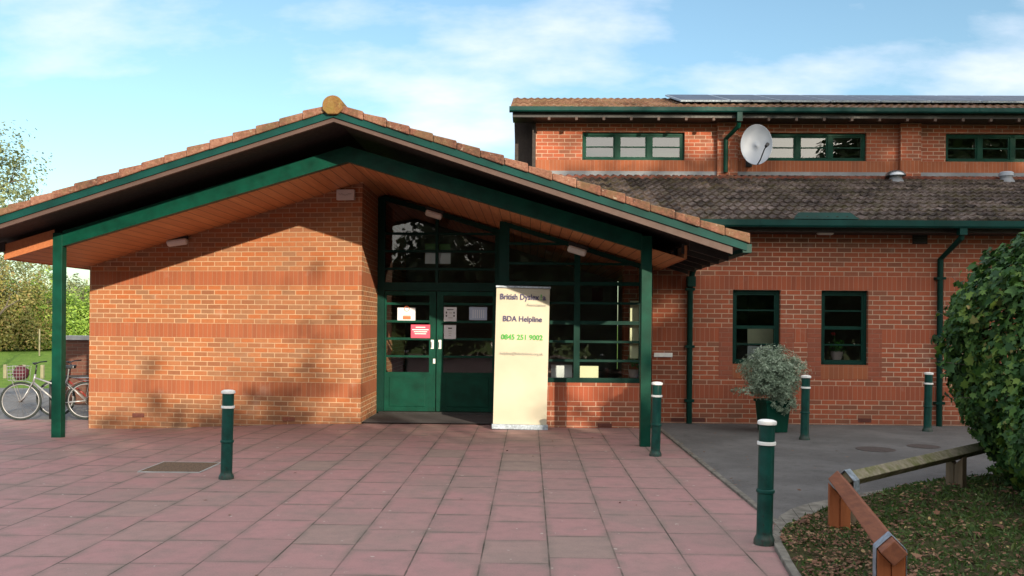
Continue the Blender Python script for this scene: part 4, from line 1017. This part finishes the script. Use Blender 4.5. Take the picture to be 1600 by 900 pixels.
def tree(x, y, h, r, mat, label, cat='tree', n=5000, leaf=.2, seed=1, zc=None, group=None, trunk=.14, shape='oval', shell=.75, clumps=90, csize=.22, base=None, name='tree', low=.15, amp=.35):
    gz = g_(x) if base is None else base
    t = thing(name, (x, y, gz), label, cat, group)
    zb = h * low; c = (x, y, gz + (h + zb) / 2); rz = (h - zb) / 2
    P, Q = crown_pts(c, (r, r, rz), n, seed, shell, amp, 1.6, max(gz + .05, gz + zb * .6), clumps, csize)
    mb = MB(); limbs(mb, (x, y, gz - .1), (x, y, gz + h * .8), r * .8, 9, trunk, seed, .25); mb.build('trunk', M['bark'], t, smooth=True)
    leaves(P, Q, leaf, shape, 'crown', mat, t, seed); return t
def clear_of(px_): pass

# trees to the left, beyond the lawn
G1 = 'trees beyond the lawn'
def tx(px_, Y): return at(px_, 500, Y).x
tree(tx(2, 50), 50, 5.9, 2.9, M['leaf_autumn'], 'bushy brown and green autumn tree at the left edge behind the bicycle', n=20000, leaf=.15, seed=3, group=G1, clumps=220, csize=.2, low=-.45, trunk=.06)
tree(tx(-80, 48), 48, 7.2, 3.3, M['leaf_autumn'], 'tall autumn tree mostly outside the left edge of the frame', n=9000, leaf=.17, seed=4, group=G1, clumps=150, low=-.45)
tree(tx(72, 52), 52, 3.7, 2.3, M['leaf_tree'], 'bright green bushy tree just left of the canopy post', n=15000, leaf=.15, seed=5, group=G1, clumps=220, low=-.45)
tree(tx(135, 54), 54, 3.6, 2.2, M['leaf_tree'], 'bright green bushy tree between the canopy post and the brick wall', n=15000, leaf=.15, seed=6, group=G1, clumps=220, low=-.45)
tree(tx(48, 58), 58, 4.5, 2.6, M['leaf_tree'], 'green tree in the second row filling the gap behind the bicycle', n=9000, leaf=.2, seed=16, group=G1, clumps=160, low=.03)
tree(tx(118, 85), 85, 6.0, 1.7, M['leaf_haze'], 'distant thin grey-green tree above the green bushes right of the post', n=2600, leaf=.3, seed=8, group=G1, clumps=60, csize=.3, low=.3)
tree(tx(142, 90), 90, 5.2, 2.0, M['leaf_haze'], 'distant rounded grey-green tree at the edge of the brick wall', n=3000, leaf=.3, seed=9, group=G1, clumps=60, csize=.3, low=.3)
tree(tx(-12, 30), 30, 8.3, 1.75, M['leaf_haze'], 'tall wispy pale green tree rising above the roof at the left edge', n=5200, leaf=.12, seed=11, group=G1, clumps=80, csize=.24, low=.45, trunk=.12)
tree(tx(38, 66), 66, 7.4, 3.0, M['leaf_haze'], 'sparse tree showing thin branches against the sky under the eave', n=1300, leaf=.2, seed=12, group=G1, clumps=60, csize=.2, low=.45, trunk=.06)
for k, (px_, Y, h, m) in enumerate(((-200, 50, 7, 'leaf_tree'), (-330, 46, 8, 'leaf_autumn'), (-480, 50, 9, 'leaf_tree'), (250, 60, 5, 'leaf_tree'), (330, 62, 5, 'leaf_tree'))):
    pass
sap = thing('young_tree', (tx(62, 42), 42, g_(-20)), 'thin staked sapling stem on the lawn left of the post', 'sapling')
MB().tube([(0, 0, 0), (0, 0, 1.3)], .035, 8).build('stake', M['palewood'], sap, local=True)
for k, (px_, Y, lab) in enumerate(((9, 26.5, 'leftmost low pale post on the lawn by the path'), (38, 26.5, 'low pale lawn post above the bicycle basket'), (67, 26.5, 'low pale lawn post just left of the canopy post'))):
    o = MB().box((-.045, -.045, 0), (.045, .045, .42)).build('lawn_post', M['palewood'], bevel=.01); o.location = (tx(px_, Y), Y, g_(-20) - .05)
    tag(o, lab, 'post', 'low posts along the lawn')
# low brick wall by the bicycles
xw0 = tx(101, 18); lw = thing('garden_wall', (xw0 + .4, 18, g_(-9)), 'low dark brick wall with pale stone coping behind the parked bicycles', 'wall')
MB().box((xw0, 18, g_(-9) - .1), (-7.1, 18.25, 1.12)).build('brickwork', M['brick_plain'], lw)
MB().box((xw0 - .03, 17.95, 1.12), (-7.1, 18.3, 1.21)).build('coping', M['stone'], lw, bevel=.01)

# trees behind the photographer: shade the forecourt and show in the glass
G2 = 'trees behind the forecourt, seen only in the glass'
BT = [(-9, -13, 7.2, 2.2), (-4.0, -11, 6.3, 2.3), (.0, -10.5, 6.6, 2.6), (3.8, -10.2, 6.5, 2.6), (7.4, -10, 6.8, 2.5), (10.4, -10.2, 6.9, 2.3), (13.4, -10.5, 6.7, 1.7),
      (16.9, -10, 11.4, 2.9), (20.8, -10, 16.0, 3.2), (25.5, -10, 16.0, 3.6), (19.0, -13.5, 13.6, 3.0), (9.0, -10.4, 9.0, .8)]
BL = ['slender tree at the far left of the row behind the forecourt', 'second tree from the left behind the forecourt', 'third tree from the left behind the forecourt', 'fourth tree from the left behind the forecourt', 'fifth tree from the left behind the forecourt',
      'sixth tree from the left behind the forecourt', 'narrow tree before the tall ones behind the forecourt', 'tall tree right of the narrow one behind the forecourt', 'tallest tree in the front row behind the forecourt', 'broad tall tree at the far right behind the forecourt', 'tall tree standing in the second row behind the forecourt', 'slim upright tree rising out of the low row behind the forecourt']
for i, (x, y, h, r) in enumerate(BT):
    tree(x, y, h, r, M['leaf_dark'], BL[i], n=1900 if r < 1 else 9000 if h < 10 else 14000, leaf=.15 if r < 1 else .30, seed=40 + i, group=G2, shape='quad', shell=.8, clumps=260, csize=.3, low=.0, base=-.03, amp=.22)

# ------------------------------------------------------------------ big bush at the right
bush = thing('bush', (5.4, 8.0, .05), 'large dense dark green lobed-leaf bush at the right edge', 'bush')
P, Q = crown_pts((5.42, 8.0, 1.27), (1.50, 1.55, 1.34), 30000, 21, .16, .16, 1.9, .10)
P2, Q2 = crown_pts((5.42, 8.0, 1.27), (1.42, 1.47, 1.28), 9000, 22, .5, .16, 1.9, .10)
P3, Q3 = crown_pts((4.86, 7.1, .66), (1.02, .85, .72), 16000, 24, .3, .2, 1.9, .06)
P = [p for p in P + P2 + P3]; Q = Q + Q2 + Q3
rs = np.random.default_rng(77); SH = []
for _ in range(46):
    d = rs.normal(0, 1, 3); d[0] = -abs(d[0]) * .9; d[1] -= .5; d[2] = abs(d[2]) * 1.0 - .15; d /= np.linalg.norm(d); ln_ = rs.uniform(.12, .34)
    a = Vector((5.42 + d[0] * 1.42, 8.0 + d[1] * 1.48, 1.22 + d[2] * 1.22)); e = a + Vector(d) * ln_ + Vector((0, 0, rs.uniform(-.02, .12))); SH.append((a - Vector(d) * .3, a, e))
    for k in range(12):
        q = a.lerp(e, rs.random() ** .8); P.append((q.x + rs.normal(0, .03), q.y + rs.normal(0, .03), q.z + rs.normal(0, .03))); Q.append((d[0], d[1], d[2] + .4))
keep = [i for i, p in enumerate(P) if not (p[0] > 6.2 or p[1] > 9.2)]
leaves([P[i] for i in keep], [Q[i] for i in keep], np.clip(np.random.default_rng(4).lognormal(np.log(.066), .3, len(keep)), .035, .15), 'maple', 'foliage', M['leaf_bush'], bush, 5)
core = MB()
limbs(core, (5.42, 8, 0), (5.42, 8, 1.9), 1.1, 22, .06, 3, .05)
for tr_ in SH: core.tube(tr_, [.008, .005, .002], 5)
core.build('branches', M['bark'], bush, smooth=True)

# ------------------------------------------------------------------ planter with grey-leaved shrub
pl = at(1207, 671, 12.95); t = thing('planter', (pl.x, 12.95, -.01), 'square tapered dark green planter under the left window', 'planter')
m = MB(); a, b = .155, .19; m.hexa([(-a, -a, 0), (a, -a, 0), (a, a, 0), (-a, a, 0)], [(-b, -b, .46), (b, -b, .46), (b, b, .46), (-b, b, .46)]); m.build('pot', M['green'], t, local=True, bevel=.008)
m = MB()
for s in (((-.205, -.205), (.205, -.175)), ((-.205, .175), (.205, .205)), ((-.205, -.174), (-.175, .174)), ((.175, -.174), (.205, .174))): m.box((*s[0], .43), (*s[1], .47))
m.build('rim', M['green'], t, local=True, bevel=.004); t.rotation_euler = (0, 0, R(12))
MB().box((-.17, -.17, .435), (.17, .17, .445)).build('soil', M['soil'], t, local=True)
cx, cz = pl.x - .01, .83
sh = thing('potted_shrub', (cx, 12.95, .43), 'round silvery grey-green shrub growing in the green planter', 'shrub')
P, Q = crown_pts((cx, 12.95, cz), (.44, .42, .38), 19000, 31, .7, .3, 1.5, .30, 420, .17)
P2, Q2 = crown_pts((cx + .1, 12.80, .50), (.2, .2, .24), 3000, 32, .7, .3, 1.5, .12, 60, .2)
P3, Q3 = crown_pts((cx - .42, 12.85, .58), (.22, .2, .07), 260, 33, .7, .3, 1.5, .3, 30, .2)
leaves(P + P2 + P3, Q + Q2 + Q3, .05, 'slim', 'foliage', M['leaf_grey'], sh, 6)
core = MB(); limbs(core, (cx, 12.95, .43), (cx, 12.95, .9), .34, 26, .012, 4, .05); core.build('stems', M['bark'], sh)
P, Q = crown_pts((fpot.x + .01, MW + .36, 1.22), (.13, .09, .10), 160, 34, .9, .3, 1.5)
g_t = [o for o in bpy.data.objects if o.name == 'potted_geranium'][0]
leaves(P, Q, .05, 'oval', 'foliage', M['leaf_house'], g_t, 8)
P, Q = crown_pts((fpot.x - .06, MW + .34, 1.42), (.035, .03, .03), 40, 35, .9, .1, 1.5); leaves(P, Q, .03, 'oval', 'flower', M['redflower'], g_t, 9)
MB().tube([(.0, 0, .12), (-.05, -.01, .44)], .004, 6).build('stem', M['leaf_house'], g_t, local=True)
# leafy plant inside the entrance glazing
ip = at(990, 560, GW + .38); it = thing('indoor_plant', (ip.x, GW + .38, .72), 'small leafy plant inside the glazing beside the right canopy post', 'potted plant')
MB().lathe([(.06, 0), (.085, .12), (.07, .12)], n=16).build('pot', M['terracotta'], it, local=True)
P, Q = crown_pts((ip.x, GW + .36, 1.0), (.10, .06, .13), 160, 36, .9, .3, 1.5); leaves(P, Q, .05, 'oval', 'foliage', M['leaf_house'], it, 9)

# ------------------------------------------------------------------ bollards
def make_bollard():
    t = thing('bollard', (0, 0, 0), 'x', 'bollard', 'green bollards with white bands round the forecourt')
    r = .056
    MB().lathe([(.074, -.05), (.074, .02), (.066, .04), (r + .002, .055), (r, .07), (r, .355), (r + .008, .36), (r + .010, .37), (r + .008, .38), (r, .385), (r, .70), (r, .845)], n=32).build('shaft', M['green_bol'], t, local=True, smooth='auto')
    MB().lathe([(r + .001, .698), (r + .009, .70), (r + .010, .712), (r + .009, .722), (r + .001, .724)], n=32).build('white_band', M['white'], t, local=True, smooth='auto')
    MB().lathe([(r + .001, .842), (r + .010, .845), (r + .012, .858), (r + .009, .870), (r - .01, .878), (.01, .882)], n=32).build('white_cap', M['white'], t, local=True, smooth='auto')
    return t
bo = make_bollard()
spots = [((1194, 848), -.012, 'nearest green bollard with white cap at the corner of the paving and verge'), ((353.5, 748), None, 'green bollard with white cap standing left in front of the sunlit brick wall'),
         ((1024, 712), -.02, 'green bollard with white cap close beside the right canopy post'), ((1257, 687), -.012, 'green bollard with white cap on the tarmac right of the planter'),
         ((1449, 674), -.012, 'green bollard with white cap half beside the dark bush at the right')]
for i, ((px_, py_), z, lab) in enumerate(spots):
    o = bo if i == 0 else copy_tree(bo)
    if z is None: z = -.022
    p = atz(px_, py_, z); o.location = (p.x, p.y, z); o['label'] = lab
    print('bollard', i, tuple(round(c, 2) for c in o.location))
    if i == 0: o.rotation_euler = (0, R(.9), 0)

# ------------------------------------------------------------------ knee rail fence
def rail_fence():
    zc = .36
    Pn, Pm, Pf = Vector((1.93, 4.72, zc)), Vector((2.36, 6.72, zc)), Vector((3.98, 8.25, zc))
    new = thing('timber_knee_rail', (Pm.x, Pm.y, 0), 'orange-brown timber knee rail with galvanised straps running towards the viewer', 'knee rail')
    old = thing('mossy_knee_rail', (Pf.x, Pf.y, 0), 'old mossy grey timber knee rail running back into the bush', 'knee rail')
    def rail(p, q, mat, par, w=.097):
        d = (q - p).normalized(); s = d.cross(Vector((0, 0, 1))).normalized(); u = s.cross(d); e1 = (s + u).normalized(); e2 = (u - s).normalized()
        MB().obox((p + q) / 2, (d, e1, e2), ((q - p).length / 2, w / 2, w / 2)).build('rail', mat, par, bevel=.006)
    dn = (Pm - Pn).normalized(); rail(Pn - dn * .13, Pm + dn * .09, M['railwood'], new)
    do_ = (Pf - Pm).normalized(); rail(Pm + do_ * .10, Pf + do_ * 1.2, M['oldwood'], old, .088)
    def post(p, d, mat, par, h=.33, w=.13):
        s = d.cross(Vector((0, 0, 1))).normalized()
        # V-notched top
        c = Vector((p.x, p.y, 0)); hw = w / 2; pr = [(-hw, -.2), (hw, -.2), (hw, h), (0, h - hw + .0), (-hw, h)]
        m = MB()
        for hp in ([(-hw, -.2), (-.003, -.2), (-.003, h - hw), (-hw, h)], [(.003, -.2), (hw, -.2), (hw, h), (.003, h - hw)]):
            m.hexa([c + s * a + Vector((0, 0, b)) - d * .05 for a, b in hp], [c + s * a + Vector((0, 0, b)) + d * .05 for a, b in hp])
        m.hexa([c + s * a + Vector((0, 0, b)) - d * .04 for a, b in ((-.004, -.2), (.004, -.2), (.004, h - hw - .01), (-.004, h - hw - .01))], [c + s * a + Vector((0, 0, b)) + d * .04 for a, b in ((-.004, -.2), (.004, -.2), (.004, h - hw - .01), (-.004, h - hw - .01))])
        m.build('post', mat, par, bevel=.004)
    post(Pn, dn, M['railpost'], new, .355, .14); post(Pm - dn * .03, dn, M['railpost'], new, .345, .15); post(Pf, do_, M['oldpost'], old, .34, .15)
    post(Pm + do_ * .14, do_, M['oldpost'], old, .33, .10)
    def strap(p, d, par):
        s = d.cross(Vector((0, 0, 1))).normalized(); u = Vector((0, 0, 1)); k = .100 / math.sqrt(2) * 1.0 + .002; w = .045; m = MB()
        top = p + u * (k + .002)
        for sg in (-1, 1):
            side = p + s * sg * (k + .002)
            n_ = (u + s * sg).normalized() * .003
            m.hexa([top - d*w, top + d*w, side + d*w, side - d*w], [top - d*w + n_, top + d*w + n_, side + d*w + n_, side - d*w + n_])
            low = side - u * .17; lo2 = Vector((p.x, p.y, 0)) + s * sg * .074 + u * .18
            n2 = s * sg * .003
            m.hexa([side - d*w, side + d*w, lo2 + d*w, lo2 - d*w], [side - d*w + n2, side + d*w + n2, lo2 + d*w + n2, lo2 - d*w + n2])
        m.build('strap', M['metal'], par)
    strap(Pn + Vector((0, 0, 0)), dn, new); strap(Pm + do_ * .13, do_, old)
rail_fence()

# ------------------------------------------------------------------ covers
def cover_round(px_, py_, r, lab):
    p = atz(px_, py_, -.01); t = thing('manhole_cover', (p.x, p.y, -.008), lab, 'manhole cover', 'round covers in the tarmac')
    MB().lathe([(r, -.02), (r, .001), (r - .02, .003), (r - .025, .001), (.01, .001)], n=32).build('cover', M['iron'], t, local=True)
    return t
cover_round(1368, 702, .235, 'left round iron cover in the tarmac by the mossy rail'); cover_round(1443, 697.5, .2, 'right round iron cover in the tarmac near the bush')
ck = [(216, 738.2), (320, 738.2), (341, 722.8), (252, 722.0)]
zc_ = -.12; cp = []
for a, b in ck: p = atz(a, b, -.018); cp.append(p)
cc = sum(cp, Vector()) / 4; t = thing('inspection_cover', cc, 'square brown gravelly inspection cover set in the paving by the left bollard', 'inspection cover')
hx = .31; gz = -.022
m = MB(); sl_ = 0
Z = lambda x: sl_ * x
m.hexa([(-hx, -hx, Z(-hx) - .02), (hx, -hx, Z(hx) - .02), (hx, hx, Z(hx) - .02), (-hx, hx, Z(-hx) - .02)], [(-hx, -hx, Z(-hx) + .004), (hx, -hx, Z(hx) + .004), (hx, hx, Z(hx) + .004), (-hx, hx, Z(-hx) + .004)]); m.build('infill', M['gravel'], t, local=True)
m = MB()
for (a, b, c, d) in ((-hx - .012, -hx - .012, hx + .012, -hx), (-hx - .012, hx, hx + .012, hx + .012), (-hx - .012, -hx, -hx, hx), (hx, -hx, hx + .012, hx)):
    m.hexa([(a, b, Z(a) - .02), (c, b, Z(c) - .02), (c, d, Z(c) - .02), (a, d, Z(a) - .02)], [(a, b, Z(a) + .006), (c, b, Z(c) + .006), (c, d, Z(c) + .006), (a, d, Z(a) + .006)])
m.build('cover_frame', M['stone'], t, local=True)

# ------------------------------------------------------------------ bicycles and stand
def bicycle(loc, rz, frame, label, basket=True, guard=True):
    t = thing('bicycle', loc, label, 'bicycle', None)
    r = .335; wb = 1.05
    for i, x in enumerate((0, wb)):
        w_ = MB().torus((x, 0, r), r - .018, .018, n=40, m=8).build('tyre' if False else 'wheel', M['rubber'], t, local=True, smooth=True)
        MB().torus((x, 0, r), r - .045, .010, n=40, m=6).build('rim', M['silver'], w_, local=True, smooth=True)
        sp_ = MB()
        for k in range(18): a = 2*math.pi*k/18; sp_.tube([(x, .02 * (-1)**k, r), (x + (r-.05)*math.cos(a), 0, r + (r-.05)*math.sin(a))], .0018, 4)
        sp_.tube([(x, -.05, r), (x, .05, r)], .02, 8); sp_.build('spokes', M['iron'], w_, local=True)
    f = MB(); hd = (.23, 0, .80); hb = (.20, 0, .66); bb_ = (.60, 0, .29); st = (.75, 0, .74); ra = (wb, 0, r)
    f.tube([hb, bb_], .017, 8).tube([hd, (.72, 0, .68)] if basket is None else [(.215, 0, .74), (.70, 0, .56)], .015, 8).tube([bb_, st], .016, 8).tube([hb, hd], .02, 8)
    for s in (-.05, .05): f.tube([bb_, (ra[0], s, ra[2])], .010, 6); f.tube([(.73, 0, .64), (ra[0], s, ra[2])], .009, 6)
    f.build('frame', M[frame], t, local=True, smooth=True)
    fk = MB()
    for s in (-.05, .05): fk.tube([(.20, s * .8, .66), (.06, s, r + .06), (0, s, r)], .012, 6)
    fk.build('fork', M['silver'], t, local=True, smooth=True)
    hb_ = MB().tube([hd, (.25, 0, .96)], .013, 8).tube([(.33, -.29, 1.01), (.24, -.18, 1.0), (.22, 0, .97), (.24, .18, 1.0), (.33, .29, 1.01)], .011, 8); hb_.build('handlebar', M['bikeblack'], t, local=True, smooth=True)
    MB().tube([st, (.765, 0, .90)], .013, 8).build('seat_post', M['steel'], t, local=True)
    MB().hexa([(.62, -.02, .90), (.68, -.05, .90), (.86, -.09, .90), (.88, 0, .90), (.86, .09, .90), (.68, .05, .90), (.62, .02, .90)], [(.61, -.018, .94), (.68, -.04, .95), (.86, -.08, .96), (.89, 0, .96), (.86, .08, .96), (.68, .04, .95), (.61, .018, .94)]).build('saddle', M['bikeblack'], t, local=True, bevel=.012)
    ch = MB().torus((.60, -.05, .29), .085, .006, n=20, m=5).tube([(.60, -.07, .29), (.60, -.07, .13)], .009, 6).box((.55, -.14, .115), (.65, -.06, .135)).tube([(.60, .07, .29), (.60, .07, .45)], .009, 6).box((.55, .06, .44), (.65, .14, .46))
    ch.build('crankset', M['steel'], t, local=True)
    if guard:
        for x, a0, a1 in ((0, R(5), R(110)), (wb, R(15), R(160))):
            n = 16; mg = MB()
            for k in range(n):
                p = a0 + (a1 - a0) * k / n; q = a0 + (a1 - a0) * (k + 1) / n; rr = r + .018
                A = lambda an, y: (x + (-1 if False else 1) * rr * math.cos(an), y, r + rr * math.sin(an))
                mg.quad(A(p, -.03), A(q, -.03), A(q, .03), A(p, .03))
            mo = mg.build('mudguard', M['silver'], t, local=True); mo.modifiers.new('s', 'SOLIDIFY').thickness = .003
        rk = MB()
        for s in (-.06, .06): rk.tube([(.82, s, .735), (1.22, s, .735)], .006, 6); rk.tube([(1.12, s, .735), (1.05, s, r)], .005, 6)
        for k in range(5): rk.tube([(.85 + .09 * k, -.06, .735), (.85 + .09 * k, .06, .735)], .005, 5)
        rk.build('rear_rack', M['steel'], t, local=True)
    t.rotation_euler = (0, 0, rz); return t
gz = g_(-8)
p = atz(32, 657, gz)
bk = bicycle((p.x, p.y, gz), R(14), 'silver', 'silver bicycle with front basket parked beside the left canopy post')
def basket(par, z0=.70):
    b = MB()
    for z in (0, .06, .12, .18, .24):
        k = .8 + .2 * z / .24; x0_, x1_, yy = -.10 - .08 * k, -.10 + .14 * k + .06, .15 * k
        b.tube([(x0_, -yy, z0 + z), (x1_, -yy, z0 + z), (x1_, yy, z0 + z), (x0_, yy, z0 + z), (x0_, -yy, z0 + z)], .0035, 4)
    for k in range(7):
        f_ = k / 6; b.tube([(-.164 + .27 * f_, -.12, z0), (-.18 + .30 * f_, -.15, z0 + .24)], .003, 4); b.tube([(-.164 + .27 * f_, .12, z0), (-.18 + .30 * f_, .15, z0 + .24)], .003, 4)
    b.build('front_basket', M['silver'], par, local=True)
basket(bk)
MB().tube([(0, -.06, r_ := .335), (-.12, -.07, .70)], .006, 6).tube([(0, .06, .335), (-.12, .07, .70)], .006, 6).build('basket_stay', M['silver'], bk, local=True)
bag = MB(); bag.lathe([(.06, 0), (.11, .03), (.13, .10), (.12, .17), (.07, .22), (.02, .24)], n=16, sx=1.0, sy=.9)
for i, v in enumerate(bag.v): v += Vector((noise.noise(v * 14), noise.noise(v * 14 + Vector((5, 0, 0))), noise.noise(v * 14 + Vector((0, 5, 0))))) * .03
bo_ = bag.build('shopping_bag', M['maroon'], None, smooth=True); bo_.location = bk.location + Matrix.Rotation(R(14), 3, 'Z') @ Vector((.0, 0, .71)); tag(bo_, 'crumpled maroon bag lying in the bicycle basket', 'bag')
bk2 = bicycle((p.x + .28, p.y + .62, gz), R(10), 'bikered', 'dark red bicycle parked behind the silver one', False, False)
stn = MB()
for a in (.34, 1.16): stn.tube([(a, 0, -.05), (a, 0, .62)], .026, 10)
stn.tube([(.34, 0, .62), (.38, 0, .70), (.46, 0, .74), (1.04, 0, .74), (1.12, 0, .70), (1.16, 0, .62)], .026, 10)
so2 = stn.build('cycle_stand', M['black'], None, smooth=True); so2.location = (p.x, p.y + .28, gz); so2.rotation_euler = (0, 0, R(12)); tag(so2, 'black hoop cycle stand between the two bicycles', 'cycle stand')

# ------------------------------------------------------------------ grass tufts and fallen leaves on the verge, scattered leaves
r = np.random.default_rng(11); P = []; Q = []; S = []
while len(P) < 26000:
    x = 1.5 + r.random() ** 1.3 * 6.0; y = 3.2 + r.random() * 6.6
    if not in_verge(x, y): continue
    dens = .5 + .5 * noise.noise(Vector((x * 1.6, y * 1.6, 3))) + .25 * min(1, (x - 2.0) / 1.2)
    if r.random() > dens * dens + .08: continue
    P.append((x, y, vz(x, y) + .016)); Q.append((r.normal(0, 1), r.normal(0, 1), .1))
leaves(P, Q, .055, 'slim', 'grass', M['grass'], None, 12); tag(bpy.data.objects['grass'], 'short dark grass on the verge beside the knee rail', 'grass', kind='stuff')
P = []; Q = []
while len(P) < 11000:
    x = 1.5 + r.random() ** 1.6 * 6.0; y = 3.2 + r.random() * 6.6
    if not in_verge(x, y): continue
    pz = noise.noise(Vector((x * 3.1, y * 3.1, 9))) + .5 * noise.noise(Vector((x * 9, y * 9, 4)))
    if r.random() > .55 - .42 * min(1, max(0, (x - 2.1) / 1.4)) + .75 * pz: continue
    P.append((x, y, vz(x, y) + .022)); Q.append((0, 0, 2.2))
leaves(P, Q, r.uniform(.012, .045, len(P)), 'oval', 'fallen_leaves', M['litter'], None, 13); tag(bpy.data.objects['fallen_leaves'], 'brown fallen leaves scattered over the verge', 'leaves', kind='stuff')
P = []; Q = []
while len(P) < 170:
    x = 1.9 + r.random() * 4; y = 4 + r.random() * 5
    if in_verge(x, y): P.append((x, y, vz(x, y) + .03)); Q.append((0, 0, 2.5))
leaves(P, Q, .075, 'maple', 'large_fallen_leaves', M['litter'], None, 23); tag(bpy.data.objects['large_fallen_leaves'], 'larger lobed brown and yellow leaves lying on the verge grass', 'leaves', kind='stuff')
P = []; Q = []
for _ in range(60):
    x = r.uniform(-6, 1.9); y = r.uniform(3.5, 13); P.append((x, y, g_(x) + .008)); Q.append((0, 0, 4))
for _ in range(50): P.append((1.96 + r.normal(0, .05), r.uniform(6.2, 12.5), .012)); Q.append((0, 0, 4))
for _ in range(40): P.append((r.uniform(2.1, 5), r.uniform(7.4, 13.8), -.004)); Q.append((0, 0, 4))
leaves(P, Q, .035, 'oval', 'stray_leaves', M['litter'], None, 14); tag(bpy.data.objects['stray_leaves'], 'few dry leaves blown over the paving and tarmac', 'leaves', kind='stuff')
